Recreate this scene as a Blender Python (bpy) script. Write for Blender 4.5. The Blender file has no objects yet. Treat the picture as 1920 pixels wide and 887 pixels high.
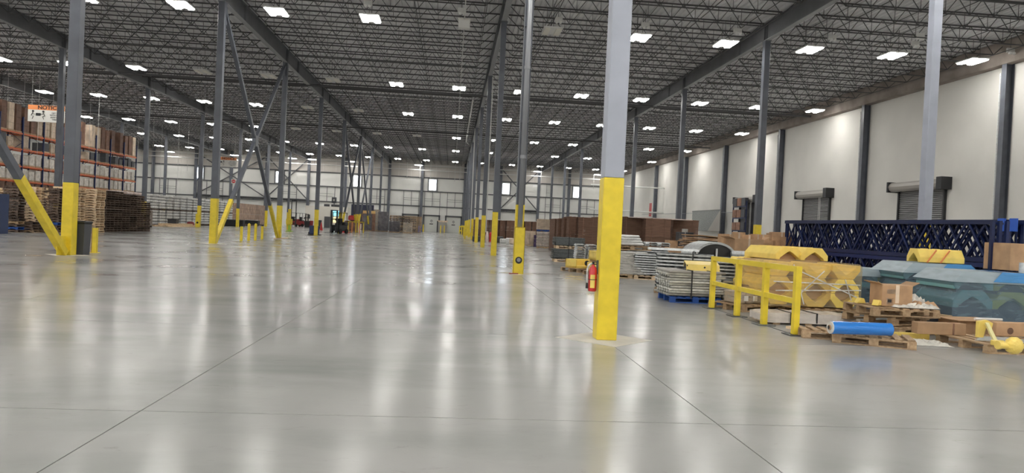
import bpy, bmesh, math, random
from mathutils import Vector, Matrix
random.seed(7)
D = bpy.data; COL = bpy.context.scene.collection; SC = bpy.context.scene
PI = math.pi
# ------------------------------------------------------------------ camera
FPX, PIT, ROL, YAW, EYE = 1307.73, -.013, .0466, .0864, 1.4
_fw = Vector((math.sin(YAW)*math.cos(PIT), math.cos(YAW)*math.cos(PIT), math.sin(PIT)))
_rt = Vector((math.cos(YAW), -math.sin(YAW), 0)); _up = _rt.cross(_fw)
RT = math.cos(ROL)*_rt + math.sin(ROL)*_up; UP = -math.sin(ROL)*_rt + math.cos(ROL)*_up; FW = _fw
CAMP = Vector((0, 0, EYE))
cam = D.objects.new('camera', D.cameras.new('camera')); COL.objects.link(cam)
m = Matrix((RT, UP, -FW)).transposed().to_4x4(); m.translation = CAMP; cam.matrix_world = m
cam.data.sensor_width = 36; cam.data.lens = FPX/1920*36; cam.data.clip_end = 400; cam.data.clip_start = .05
SC.camera = cam
# ------------------------------------------------------------------ world, view
w = D.worlds.new('world'); SC.world = w; w.use_nodes = True
w.node_tree.nodes['Background'].inputs[0].default_value = (.75, .85, 1, 1)
w.node_tree.nodes['Background'].inputs[1].default_value = 1.2
vs = SC.view_settings; vs.view_transform = 'Standard'; vs.look = 'None'; vs.gamma = 1; vs.exposure = 0.0; vs.use_curve_mapping = False
LAMP = 63.0          # radiance of the lit strips
# ------------------------------------------------------------------ helpers: a pixel of the survey photo to a point of the hall
def _ray(u, v): return (u-960)/FPX*RT - (v-443.5)/FPX*UP + FW
def fl(u, v, z=0.0):
    d = _ray(u, v); return CAMP + d*((z-EYE)/d.z)
def onx(u, v, x):
    d = _ray(u, v); return CAMP + d*(x/d.x)
def ony(u, v, y):
    d = _ray(u, v); return CAMP + d*(y/d.y)
def rot(rx=0, ry=0, rz=0): return Matrix.Rotation(rz, 3, 'Z') @ Matrix.Rotation(ry, 3, 'Y') @ Matrix.Rotation(rx, 3, 'X')
class MB:
    def __init__(s): s.v = []; s.f = []
    def add(s, vs_, fs):
        n = len(s.v); s.v += [tuple(p) for p in vs_]; s.f += [tuple(i+n for i in f) for f in fs]; return s
    def box(s, c, d, r=None):
        c = Vector(c); x, y, z = d[0]/2, d[1]/2, d[2]/2
        P = [Vector(p) for p in ((-x,-y,-z),(x,-y,-z),(x,y,-z),(-x,y,-z),(-x,-y,z),(x,-y,z),(x,y,z),(-x,y,z))]
        if r is not None: P = [r @ p for p in P]
        return s.add([p+c for p in P], [(0,3,2,1),(4,5,6,7),(0,1,5,4),(1,2,6,5),(2,3,7,6),(3,0,4,7)])
    def bb(s, x0, x1, y0, y1, z0, z1): return s.box(((x0+x1)/2,(y0+y1)/2,(z0+z1)/2), (x1-x0,y1-y0,z1-z0))
    def bar(s, a, b, w_, h=None):
        a = Vector(a); b = Vector(b); d = b-a; L = d.length; d.normalize(); h = h or w_
        up = Vector((0,0,1)) if abs(d.z) < .95 else Vector((0,1,0))
        sx = d.cross(up).normalized(); sy = sx.cross(d)
        r = Matrix((sx, d, sy)).transposed()
        return s.box((a+b)/2, (w_, L, h), r)
    def cyl(s, a, b, r, n=10, r2=None, cap=True):
        a = Vector(a); b = Vector(b); r2 = r if r2 is None else r2
        d = (b-a).normalized(); up = Vector((0,0,1)) if abs(d.z) < .9 else Vector((0,1,0))
        x = d.cross(up).normalized(); y = d.cross(x)
        P = [a+(x*math.cos(2*PI*i/n)+y*math.sin(2*PI*i/n))*r for i in range(n)] + [b+(x*math.cos(2*PI*i/n)+y*math.sin(2*PI*i/n))*r2 for i in range(n)]
        F = [(i, (i+1) % n, n+(i+1) % n, n+i) for i in range(n)]
        if cap: F += [tuple(range(n-1, -1, -1)), tuple(range(n, 2*n))]
        return s.add(P, F)
    def tube(s, pts, r, n=8):
        for a, b in zip(pts[:-1], pts[1:]): s.cyl(a, b, r, n)
        return s
    def prism(s, poly, a0, a1, ax='y'):
        n = len(poly)
        def p3(p, t): return {'y': (p[0], t, p[1]), 'x': (t, p[0], p[1]), 'z': (p[0], p[1], t)}[ax]
        P = [p3(p, a0) for p in poly] + [p3(p, a1) for p in poly]
        return s.add(P, [(i, (i+1) % n, n+(i+1) % n, n+i) for i in range(n)] + [tuple(range(n-1, -1, -1)), tuple(range(n, 2*n))])
    def strip(s, outer, inner, a0, a1):            # extruded band between two open polylines (x,z) along y
        n = len(outer)
        P = [(p[0], a0, p[1]) for p in outer] + [(p[0], a0, p[1]) for p in inner] + [(p[0], a1, p[1]) for p in outer] + [(p[0], a1, p[1]) for p in inner]
        F = []
        for i in range(n-1):
            F += [(i, i+1, n+i+1, n+i), (2*n+i, 3*n+i, 3*n+i+1, 2*n+i+1), (i, 2*n+i, 2*n+i+1, i+1), (n+i, n+i+1, 3*n+i+1, 3*n+i)]
        F += [(0, n, 3*n, 2*n), (n-1, 3*n-1, 4*n-1, 2*n-1)]
        return s.add(P, F)
    def lathe(s, prof, n=14, c=(0,0,0)):
        c = Vector(c); m_ = len(prof)
        P = [c+Vector((r*math.cos(2*PI*j/n), r*math.sin(2*PI*j/n), z)) for r, z in prof for j in range(n)]
        F = [(i*n+j, i*n+(j+1) % n, (i+1)*n+(j+1) % n, (i+1)*n+j) for i in range(m_-1) for j in range(n)]
        return s.add(P, F + [tuple(range(n-1, -1, -1)), tuple(range((m_-1)*n, m_*n))])
    def mesh(s, name, mat, smooth=False, bevel=0):
        me = D.meshes.new(name); me.from_pydata(s.v, [], s.f)
        bm = bmesh.new(); bm.from_mesh(me)
        bmesh.ops.recalc_face_normals(bm, faces=bm.faces)
        if bevel:
            bmesh.ops.bevel(bm, geom=[e for e in bm.edges if e.is_manifold and e.calc_face_angle(0) > .6], offset=bevel, segments=1, affect='EDGES')
        bm.to_mesh(me); bm.free()
        if smooth: me.polygons.foreach_set('use_smooth', [True]*len(me.polygons))
        me.materials.append(mat); return me
    def ob(s, name, mat, parent=None, loc=(0,0,0), rz=0, smooth=False, bevel=0, **k):
        return put(name, s.mesh(name, mat, smooth, bevel), parent, loc, (0,0,rz), **k)
def put(name, me, parent=None, loc=(0,0,0), r=(0,0,0), sc=(1,1,1), **k):
    o = D.objects.new(name, me); COL.objects.link(o); o.parent = parent; o.location = loc; o.rotation_euler = r; o.scale = sc
    for a, b in k.items(): o[{'cat': 'category'}.get(a, a)] = b
    return o
def thing(name, label, cat, loc=(0,0,0), rz=0, group=None):
    o = put(name, None, None, loc, (0,0,rz)); o.empty_display_size = .1; tag(o, label, cat, group); return o
def tag(o, label, cat, group=None):
    o['label'] = label; o['category'] = cat
    if group: o['group'] = group
    return o
def struct(o, label=None):
    o['kind'] = 'structure'
    if label: o['label'] = label
    return o
def dup(o, loc=None, rz=None, label=None, group=None, parent=None):
    c = o.copy(); COL.objects.link(c); c.parent = parent
    if loc is not None: c.location = loc
    if rz is not None: c.rotation_euler[2] = rz
    if label: c['label'] = label
    if group: c['group'] = group
    for ch in list(o.children): dup(ch, parent=c)
    return c
ORD = ['nearest','second nearest','third nearest','fourth nearest','fifth nearest','sixth nearest','seventh nearest','eighth nearest','ninth nearest','tenth nearest','eleventh nearest','twelfth nearest','thirteenth nearest','fourteenth nearest']
NTH = ['topmost','second from the top','third from the top','fourth from the top','fifth from the top','sixth from the top','seventh from the top','eighth from the top','ninth from the top','tenth from the top','eleventh from the top','twelfth from the top','thirteenth from the top','fourteenth from the top','fifteenth from the top','sixteenth from the top','seventeenth from the top','eighteenth from the top','nineteenth from the top','twentieth from the top']
TH = ['first','second','third','fourth','fifth','sixth','seventh','eighth','ninth','tenth','eleventh','twelfth','thirteenth','fourteenth','fifteenth','sixteenth']
# ------------------------------------------------------------------ materials
def mat(name, col, rough=.6, metal=0, var=0, vs_=4, bump=0, bs=30, objvar=0, spec=None, stretch=None, col2=None, emit=0, coat=0):
    m_ = D.materials.new(name); m_.use_nodes = True; N = m_.node_tree.nodes; L = m_.node_tree.links
    b = N['Principled BSDF']; b.inputs['Base Color'].default_value = (*col, 1); b.inputs['Roughness'].default_value = rough; b.inputs['Metallic'].default_value = metal
    if spec is not None: b.inputs['Specular IOR Level'].default_value = spec
    if coat: b.inputs['Coat Weight'].default_value = coat; b.inputs['Coat Roughness'].default_value = .1
    if emit: b.inputs['Emission Color'].default_value = (*col, 1); b.inputs['Emission Strength'].default_value = emit
    out = None
    if var or col2 or bump:
        tc = N.new('ShaderNodeTexCoord'); mp = N.new('ShaderNodeMapping'); L.new(tc.outputs['Object'], mp.inputs[0])
        if stretch: mp.inputs['Scale'].default_value = stretch
        if objvar:
            oi0 = N.new('ShaderNodeObjectInfo'); sc = N.new('ShaderNodeVectorMath'); sc.operation = 'SCALE'; sc.inputs[0].default_value = (9, 7, 5); L.new(oi0.outputs['Random'], sc.inputs['Scale']); L.new(sc.outputs[0], mp.inputs['Location'])
    if var or col2:
        n = N.new('ShaderNodeTexNoise'); n.inputs['Scale'].default_value = vs_; n.inputs['Detail'].default_value = 5; L.new(mp.outputs[0], n.inputs[0])
        mx = N.new('ShaderNodeMix'); mx.data_type = 'RGBA'
        c2 = col2 or tuple(c*(1-var) for c in col); c1 = col if col2 else tuple(min(1, c*(1+var)) for c in col)
        mx.inputs['A'].default_value = (*c1, 1); mx.inputs['B'].default_value = (*c2, 1)
        rp = N.new('ShaderNodeMapRange'); rp.inputs['From Min'].default_value = .35; rp.inputs['From Max'].default_value = .65
        L.new(n.outputs[0], rp.inputs[0]); L.new(rp.outputs[0], mx.inputs['Factor']); out = mx.outputs['Result']
    if objvar:
        oi = N.new('ShaderNodeObjectInfo'); hs = N.new('ShaderNodeHueSaturation'); mr = N.new('ShaderNodeMapRange')
        mr.inputs['To Min'].default_value = 1-objvar; mr.inputs['To Max'].default_value = 1+objvar
        L.new(oi.outputs['Random'], mr.inputs[0]); L.new(mr.outputs[0], hs.inputs['Value'])
        if out: L.new(out, hs.inputs['Color'])
        else: hs.inputs['Color'].default_value = (*col, 1)
        out = hs.outputs[0]
    if out: L.new(out, b.inputs['Base Color'])
    if bump:
        n2 = N.new('ShaderNodeTexNoise'); n2.inputs['Scale'].default_value = bs; n2.inputs['Detail'].default_value = 4; L.new(mp.outputs[0], n2.inputs[0])
        bp = N.new('ShaderNodeBump'); bp.inputs['Strength'].default_value = bump; bp.inputs['Distance'].default_value = .02; L.new(n2.outputs[0], bp.inputs['Height']); L.new(bp.outputs[0], b.inputs['Normal'])
    return m_
def film(name, col, alpha, rough=.15, bump=.6, bs=9, stretch=(1,1,4)):
    m_ = mat(name, col, rough, bump=bump, bs=bs, stretch=stretch); N = m_.node_tree.nodes; L = m_.node_tree.links
    b = N['Principled BSDF']; tr = N.new('ShaderNodeBsdfTransparent'); tr.inputs[0].default_value = (*[.5+.5*c for c in col], 1); mx = N.new('ShaderNodeMixShader')
    tc = N.new('ShaderNodeTexCoord'); mp = N.new('ShaderNodeMapping'); mp.inputs['Scale'].default_value = (1, 1, 5); n = N.new('ShaderNodeTexNoise'); n.inputs['Scale'].default_value = 3
    L.new(tc.outputs['Object'], mp.inputs[0]); L.new(mp.outputs[0], n.inputs[0]); mr = N.new('ShaderNodeMapRange'); mr.inputs['From Min'].default_value = .3; mr.inputs['From Max'].default_value = .7
    mr.inputs['To Min'].default_value = max(0, alpha-.09); mr.inputs['To Max'].default_value = min(1, alpha+.09); L.new(n.outputs[0], mr.inputs[0])
    L.new(mr.outputs[0], mx.inputs[0]); L.new(tr.outputs[0], mx.inputs[1]); L.new(b.outputs[0], mx.inputs[2]); L.new(mx.outputs[0], N['Material Output'].inputs['Surface'])
    return m_
M = {}
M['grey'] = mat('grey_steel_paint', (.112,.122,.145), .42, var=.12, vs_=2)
M['grey_lit'] = mat('grey_steel_paint_lit', (.42,.45,.525), .42, var=.06, vs_=2)  # paler copy of the column grey, strong light on near columns put in colour
M['beam'] = mat('grey_girder_paint', (.15,.155,.165), .5, var=.1, vs_=1)
M['joist'] = mat('joist_paint', (.08,.079,.081), .6)
M['deckm'] = mat('roof_deck', (.76,.76,.77), .6, var=.08, vs_=.3)
M['yel'] = mat('yellow_paint', (.86,.66,.045), .35, var=.08, vs_=5, bump=.05, bs=12)
M['yelp'] = mat('yellow_plastic', (.93,.70,.17), .35, var=.08, vs_=5, objvar=.06)
M['white'] = mat('white_panel', (.84,.84,.80), .5, var=.03, vs_=.5)
M['cream'] = mat('cream_concrete_wall', (.71,.695,.65), .7, var=.05, vs_=.35, bump=.05, bs=3)
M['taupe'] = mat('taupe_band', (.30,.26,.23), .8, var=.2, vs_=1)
M['girt'] = mat('girt_grey', (.085,.088,.095), .5)
M['wl'] = mat('light_pallet_wood', (.90,.72,.50), .75, col2=(.74,.54,.34), vs_=3, stretch=(6,1,6), objvar=.22)
M['wd'] = mat('dark_pallet_wood', (.17,.12,.09), .8, col2=(.09,.062,.048), vs_=3, stretch=(6,1,6), objvar=.45)
M['wm'] = mat('mid_pallet_wood', (.50,.36,.22), .8, col2=(.34,.225,.13), vs_=3, stretch=(6,1,6), objvar=.2)
M['card'] = mat('cardboard', (.46,.29,.165), .85, var=.12, vs_=5, objvar=.15)
M['cardb'] = mat('brown_sheet_edges', (.225,.13,.088), .9, col2=(.155,.088,.06), vs_=2, stretch=(1,1,14), objvar=.12)
M['galv'] = mat('galvanised_steel', (.62,.64,.64), .38, .55, var=.15, vs_=14, objvar=.2)
M['galvd'] = mat('dark_galvanised_wire', (.12,.13,.13), .5, .4, var=.2, vs_=14, objvar=.2)
M['blk'] = mat('black_plastic', (.02,.021,.023), .5)
M['rub'] = mat('black_rubber', (.015,.015,.015), .8)
M['char'] = mat('charcoal', (.055,.058,.065), .5)
M['bluer'] = mat('rack_blue', (.006,.016,.078), .35, objvar=.2)
M['bluel'] = mat('bright_blue', (.02,.10,.50), .4)
M['bluep'] = mat('blue_pallet', (.02,.09,.36), .6, objvar=.2)
M['navy'] = mat('navy_plastic', (.025,.045,.12), .5)
M['org'] = mat('rack_orange', (.62,.13,.04), .45)
M['bluefilm'] = mat('blue_film_roll', (.02,.22,.72), .15, bump=.3, bs=14, coat=.6)
M['red'] = mat('red_paint', (.60,.02,.025), .3, coat=.4)
M['redd'] = mat('dark_red', (.28,.03,.035), .5)
M['wht'] = mat('white_paint', (.80,.80,.78), .5)
M['signw'] = mat('sign_white', (.78,.77,.72), .5)
M['signo'] = mat('sign_orange', (.85,.30,.10), .5)
M['pipe'] = mat('silver_pipe', (.30,.31,.33), .5, .3)
M['pipew'] = mat('white_conduit', (.62,.62,.60), .4)
M['door'] = mat('rollup_slats', (.27,.27,.275), .4, .3)
M['hood'] = mat('hood_grey', (.40,.38,.35), .45, .3)
M['dd'] = mat('dock_door_white', (.72,.73,.68), .45)
M['off'] = mat('office_white', (.80,.77,.69), .6)
M['paper'] = mat('white_sack', (.72,.72,.70), .5, var=.12, vs_=8, bump=.3, bs=6, objvar=.08)
M['sack'] = mat('pinkish_sack', (.70,.58,.53), .5, var=.12, vs_=8, bump=.3, bs=6, objvar=.08)
M['crump'] = mat('crumpled_clear_film', (.72,.70,.64), .25, var=.2, vs_=9, bump=.8, bs=8)
M['boxl'] = mat('pale_carton', (.62,.50,.38), .7, var=.2, vs_=3, objvar=.3)
M['boxd'] = mat('brown_carton', (.22,.12,.08), .7, var=.25, vs_=3, objvar=.35)
M['boxw'] = mat('white_carton', (.66,.62,.56), .6, var=.2, vs_=3, objvar=.15)
M['boxm'] = mat('mottled_carton', (.40,.28,.21), .6, var=.35, vs_=5, objvar=.2)
M['green'] = mat('lime_green', (.35,.55,.05), .5)
M['dirt'] = mat('grout', (.60,.575,.52), .7, var=.1, vs_=3)
M['fy'] = film('clear_film_over_yellow', (.85,.74,.52), .20, .2, .35, 5)
M['fb'] = film('blue_tinted_film', (.32,.44,.52), .34, .2, .4, 6)
M['fbt'] = film('blue_tinted_film_top', (.50,.60,.66), .8, .3, .25, 5)
M['fbb'] = film('strong_blue_film', (.09,.34,.72), .92, .2)
M['glass'] = mat('lit_window', (.85,.92,1), .3, emit=6.5)
M['screen'] = mat('cyan_screen', (.25,.75,.95), .3, emit=1.6)
M['lens'] = mat('lamp_lens_on', (1, .975, .935), .4, emit=LAMP)
M['lensoff'] = mat('lamp_lens_off', (.90,.88,.80), .4)
M['mesh'] = film('grey_mesh_panel', (.42,.44,.43), .55, .6, bump=0)
# concrete floor
m_ = D.materials.new('polished_concrete'); M['floor'] = m_; m_.use_nodes = True; N = m_.node_tree.nodes; L = m_.node_tree.links; b = N['Principled BSDF']
g = N.new('ShaderNodeNewGeometry')
def nz(scale, st=(1,1,1), det=6, dist=0, rough=.55):
    mp = N.new('ShaderNodeMapping'); mp.inputs['Scale'].default_value = st; L.new(g.outputs['Position'], mp.inputs[0])
    n = N.new('ShaderNodeTexNoise'); n.inputs['Scale'].default_value = scale; n.inputs['Detail'].default_value = det; n.inputs['Distortion'].default_value = dist; n.inputs['Roughness'].default_value = rough; L.new(mp.outputs[0], n.inputs[0]); return n.outputs[0]
def mr(x, a, b_, c, d):
    r = N.new('ShaderNodeMapRange'); r.inputs[1].default_value = a; r.inputs[2].default_value = b_; r.inputs[3].default_value = c; r.inputs[4].default_value = d; L.new(x, r.inputs[0]); return r.outputs[0]
def mixc(f, A, B):
    mx = N.new('ShaderNodeMix'); mx.data_type = 'RGBA'; L.new(f, mx.inputs['Factor'])
    for s_, v_ in (('A', A), ('B', B)):
        if isinstance(v_, tuple): mx.inputs[s_].default_value = (*v_, 1)
        else: L.new(v_, mx.inputs[s_])
    return mx.outputs['Result']
c = mixc(mr(nz(.35, dist=.3), .35, .65, 0, 1), (.335,.334,.322), (.415,.412,.396))
c = mixc(mr(nz(.8, (.45,1.3,1), 7, .3, .6), .46, .68, 0, .6), c, (.265,.277,.262))
c = mixc(mr(nz(5, (.6,1.6,1), 8, .8, .75), .60, .72, 0, .45), c, (.22,.216,.202))
c = mixc(mr(nz(.12, det=3), .5, .62, 0, .3), c, (.42,.405,.395))
L.new(c, b.inputs['Base Color'])
L.new(mr(nz(.5, (1,1,1), 5, .2), .3, .7, .13, .26), b.inputs['Roughness'])
bp = N.new('ShaderNodeBump'); bp.inputs['Strength'].default_value = .045; bp.inputs['Distance'].default_value = .02; L.new(nz(3.0, (1,1,1), 5), bp.inputs['Height']); L.new(bp.outputs[0], b.inputs['Normal'])
b.inputs['Specular IOR Level'].default_value = .18
# ------------------------------------------------------------------ grid of the hall
XR = {'far': -50.9, 'outer': -37.8, 'left': -24.67, 'mid': -11.07, 'near': 2.05, 'dock': 15.17}
Y0, BAY = -3.366, 12.332
yk = lambda k: Y0+BAY*k
XW, YB, XL, YF, ZB, ZT, ZD = 28.3, 120.0, -64.0, -34.0, 11.25, 12.12, 12.2
# ------------------------------------------------------------------ floor of poured slabs with sawn joints
floor = struct(MB().bb(XL, XW, YF, YB, -.3, -.012).ob('floor', mat('joint_filler', (.13,.12,.10), .9)), 'polished grey concrete floor with sawn joints')
xs = [2.045+4.15*i for i in range(-16, 8)]; xs = [XL]+[x for x in xs if XL+1 < x < XW-1]+[XW]
ys = [5.05+4.0*i for i in range(-5, 12)]; ys = [YF]+[y for y in ys if y > YF+1]
J = .0045
for i in range(len(xs)-1):
    if xs[i+1] < -26: continue
    for j in range(len(ys)-1):
        put('slab', MB().bb(xs[i]+J, xs[i+1]-J, ys[j]+J, ys[j+1]-J, -.012, 0).mesh('slab', M['floor']), floor)
x0 = [x for x in xs if x < -26][-1]; x0 = xs[xs.index(x0)+1]
put('far_slab', MB().bb(XL, XW, ys[-1]+J, YB, -.012, 0).mesh('far_slab', M['floor']), floor)
put('far_slab', MB().bb(XL, x0-J, YF, ys[-1]-J, -.012, 0).mesh('far_slab', M['floor']), floor)
for xx, yy in ((2.05, yk(1)), (2.05, yk(2)), (-11.07, yk(2)), (-11.07, yk(3)), (15.17, yk(2))):   # grout diamonds at the column feet
    d = MB(); r = .62
    P = [(xx+r*1.05, yy), (xx, yy+r), (xx-r*1.05, yy), (xx, yy-r)]
    d.prism(P, 0, .002, 'z'); d.ob('grout_pad', M['dirt'], floor)
# ------------------------------------------------------------------ ceiling: corrugated deck + open-web joists
dk = MB(); P = []; x = XL; prof = []
while x < XW:
    prof += [(x, 0), (x+.11, 0), (x+.15, .075), (x+.26, .075)]; x += .30
for (a, b_) in zip(prof[:-1], prof[1:]):
    dk.add([(a[0], YF, ZD+a[1]), (b_[0], YF, ZD+b_[1]), (b_[0], YB, ZD+b_[1]), (a[0], YB, ZD+a[1])], [(0,1,2,3)])
ceil = struct(dk.ob('ceiling', M['deckm']), 'dark corrugated steel roof deck')
put('roof_board', MB().bb(XL, XW, YF, YB, ZD+.16, ZD+.4).mesh('roof_board', M['taupe']), ceil)
def joist_mesh(L_, n):
    j = MB(); zt, zb = 12.14, 11.42
    for dy in (-.022, .022): j.box((0, dy, zt), (L_, .03, .055)); j.box((0, dy, zb), (L_-1.7, .028, .045))
    p = (L_-1.7)/n; xa = -L_/2+.85
    for i in range(n):
        xm = xa+p*(i+.5)
        j.bar((xa+p*i, 0, zb), (xm, 0, zt), .026); j.bar((xm, 0, zt), (xa+p*(i+1), 0, zb), .026)
        if i % 1 == 0: j.bar((xa+p*i, 0, zb), (xa+p*i, 0, zt), .018)
    j.bar((-L_/2+.1, 0, zt), (xa, 0, zb), .03); j.bar((L_/2-.1, 0, zt), (-xa, 0, zb), .03)
    return j.mesh('joist', M['joist'])
jm = joist_mesh(12.85, 10); rows = [XL+.4, XR['far'], XR['outer'], XR['left'], XR['mid'], XR['near'], XR['dock'], XW]
jl = []
for i in range(len(rows)-1):
    xm = (rows[i]+rows[i+1])/2; wdt = rows[i+1]-rows[i]-.25
    for n in range(-5, 71):
        y = yk(0)+n*BAY/7
        if YF+1 < y < YB-1 and n % 7 >= 0: jl.append((math.hypot(xm, y-6) + (0 if y > 8 else 200), xm, y + (.16 if n % 7 == 0 else 0), wdt/12.85))
jl.sort(); rest = []
for q, (d_, xm, y, s_) in enumerate(jl):
    if q < 300: put('joist', jm, ceil, (xm, y, 0), sc=(s_, 1, 1))
    else: rest.append((xm, y, s_))
rb = MB(); jv = [tuple(v_.co) for v_ in jm.vertices]; jf = [tuple(p_.vertices) for p_ in jm.polygons]
for xm, y, s_ in rest: rb.add([(a*s_+xm, b_+y, c_) for a, b_, c_ in jv], jf)
o = put('far_joists', rb.mesh('far_joists', M['joist']), ceil); o['kind'] = 'stuff'
br = MB()                                                    # bridging lines along the depth
for x in [XL+3+3.27*i for i in range(28)]:
    if min(abs(x-r_) for r_ in rows) > .8: br.box((x, 52, 11.40), (.03, 134, .03)); br.box((x, 52, 12.10), (.025, 134, .025))
br.ob('bridging', M['joist'], ceil)
# girders over every column row
for nm, X in XR.items():
    nme = {'far': 'farthest left', 'outer': 'second farthest left', 'left': 'third left', 'mid': 'braced', 'near': 'middle', 'dock': 'dock side'}[nm]
    flm = M.get('fl') or M.setdefault('fl', mat('flange_grey_lit', (.30,.31,.32), .5))  # paler girder grey, the light caught by the bottom flange put in colour
    gd = thing('girder', 'long grey steel girder under the roof over the %s row of columns' % nme, 'girder', (X, 0, 0)); gd['kind'] = 'structure'
    MB().bb(-.13, .13, YF, YB, ZB, ZB+.025).ob('bottom_flange', flm, gd); MB().bb(-.13, .13, YF, YB, ZT-.03, ZT).ob('top_flange', M['beam'], gd)
    MB().bb(-.012, .012, YF, YB, ZB+.02, ZT-.02).ob('web', M['beam'], gd)
    sm = MB().bb(-.12, .12, -.012, .012, ZB+.02, ZT-.02).mesh('stiffener', M['beam'])
    for k in range(0, 11):
        for dy in (-.1, .1): put('stiffener', sm, gd, (0, yk(k)+dy-(.3 if k == 10 else 0), 0))
        if k < 10:
            put('splice_plate', sm, gd, (0, yk(k)+3.2, 0))
# ------------------------------------------------------------------ columns
YH = 2.1
def hsec(z0, z1, m_, w_=.28):
    return MB().bb(-w_/2, w_/2, -.14, -.122, z0, z1).bb(-w_/2, w_/2, .122, .14, z0, z1).bb(-.008, .008, -.13, .13, z0, z1)
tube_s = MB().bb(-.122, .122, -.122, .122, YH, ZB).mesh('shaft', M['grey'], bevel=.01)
tube_lit = MB().bb(-.122, .122, -.122, .122, YH, ZB).mesh('shaft', M['grey_lit'], bevel=.01)
tube_y = MB().bb(-.125, .125, -.125, .125, 0, YH).mesh('painted_base', M['yel'], bevel=.01)
cap = MB().bb(-.17, .17, -.2, .2, ZB-.03, ZB).mesh('cap_plate', M['beam'])
ft = MB().bb(-.2, .2, -.2, .2, 0, .02).mesh('base_plate', M['dirt'])
rowtxt = {'far': 'the farthest left row', 'outer': 'the row second from far left', 'left': 'the row left of the braced one', 'mid': 'the braced row left of the aisle', 'near': 'the middle row right of the aisle', 'dock': 'the row before the dock wall'}
vis = {'far': (6, 7, 8, 9), 'outer': (5, 6, 7, 8, 9), 'left': (4, 5, 6, 7, 8, 9), 'mid': range(1, 10), 'near': range(1, 10), 'dock': range(1, 10)}
cols = {}
for nm, X in XR.items():
    first = {'mid': 2, 'dock': 2}.get(nm, list(vis[nm])[0])
    for k in vis[nm]:
        if k < first: lb = 'grey steel column of %s standing out of frame beside the camera' % rowtxt[nm]
        elif nm == 'near' and k == 1: lb = 'nearest and largest steel column, yellow below and grey above, with fire extinguisher'
        else: lb = 'grey steel column with yellow base, %s in %s' % (ORD[k-first], rowtxt[nm])
        t = thing('steel_column', lb, 'column', (X, yk(k), 0), 0, 'steel columns of the hall'); cols[nm, k] = t
        cs_ = 1.06 if nm == 'near' else 1.2
        put('shaft', tube_lit if (nm, k) in (('near', 1), ('dock', 2)) else tube_s, t, sc=(cs_, cs_, 1)); put('painted_base', tube_y, t, sc=(cs_, cs_, 1)); put('cap_plate', cap, t)
# braces in the braced row (x = -11.07)
def brace(a, b_, yz=2.1, parent=None, cut=True, r=.09):
    a = Vector(a); b_ = Vector(b_); t = (yz-a.z)/(b_.z-a.z); c_ = a.lerp(b_, t)
    MB().bar(a, c_, r*2+.01).ob('painted_foot', M['yel'], parent); MB().bar(c_, b_, r*2).ob('tube', M['grey'], parent)
X = XR['mid']
def brace_thing(k0, k1, lab):
    t = thing('diagonal_brace', lab, 'brace', (X, yk(k0), 0), 0, 'diagonal braces of the braced row')
    dy = yk(k1)-yk(k0); s_ = 1 if dy > 0 else -1
    brace((0, s_*.22, .05), (0, dy-s_*.25, ZB-.25), 2.1, t)
    MB().bb(-.012, .012, min(s_*.12, s_*.6), max(s_*.12, s_*.6), .02, .55).ob('gusset_plate', M['yel'], t)
    MB().bb(-.012, .012, min(dy-s_*.12, dy-s_*.7), max(dy-s_*.12, dy-s_*.7), ZB-.9, ZB-.05).ob('gusset_plate', M['grey'], t)
    return t
brace_thing(2, 1, 'diagonal brace rising toward the camera from the foot of the leftmost near column')
b1 = brace_thing(3, 4, 'pale diagonal brace rising away from the second column of the braced row')
b2 = brace_thing(4, 3, 'darker diagonal brace falling to the foot of the third column of the braced row')
MB().box((0, BAY/2, ZB/2-.1), (.22, .5, .6)).ob('crossing_plate', M['grey'], b1)
brace_thing(6, 7, 'far diagonal brace rising away from the fifth column of the braced row')
brace_thing(7, 6, 'far diagonal brace falling toward the sixth column of the braced row')
brace_thing(7, 8, 'far diagonal brace rising away from the sixth column of the braced row')
brace_thing(8, 7, 'farthest diagonal brace falling to the seventh column of the braced row')
# downpipe with its yellow guard on the second middle column
t = thing('downpipe', 'round silver rainwater pipe in front of the second middle column', 'pipe', (2.05, yk(2)-.235, 0))
MB().cyl((.0, 0, 1.35), (.0, 0, 11.3), .075, 14).ob('pipe', M['pipe'], t, smooth=True)
for z in (3.5, 6.2, 8.9): MB().cyl((0, 0, z), (0, 0, z+.1), .09, 14).ob('coupling', M['pipe'], t)
for z in (4.6, 7.5): MB().bb(-.13, .13, .03, .1, z, z+.04).ob('bracket', M['grey'], t)
t = thing('pipe_guard', 'yellow steel box guard with a round black badge at the second middle column', 'guard', (2.05, yk(2)-.23, 0))
MB().bb(-.16, .16, -.12, -.10, 0, 1.42).bb(-.16, -.14, -.12, .1, 0, 1.42).bb(.14, .16, -.12, .1, 0, 1.42).bb(-.16,.16,-.12,.0,1.40,1.42).ob('cover', M['yel'], t, bevel=.006)
MB().cyl((0, -.122, .42), (0, -.135, .42), .105, 24).ob('badge', M['blk'], t); MB().cyl((0, -.135, .43), (0, -.14, .43), .06, 20).ob('badge_face', M['pipe'], t)
MB().bb(-.28, .0, -.16, -.13, 0, .03).ob('foot_trim', M['redd'], t)
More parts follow.
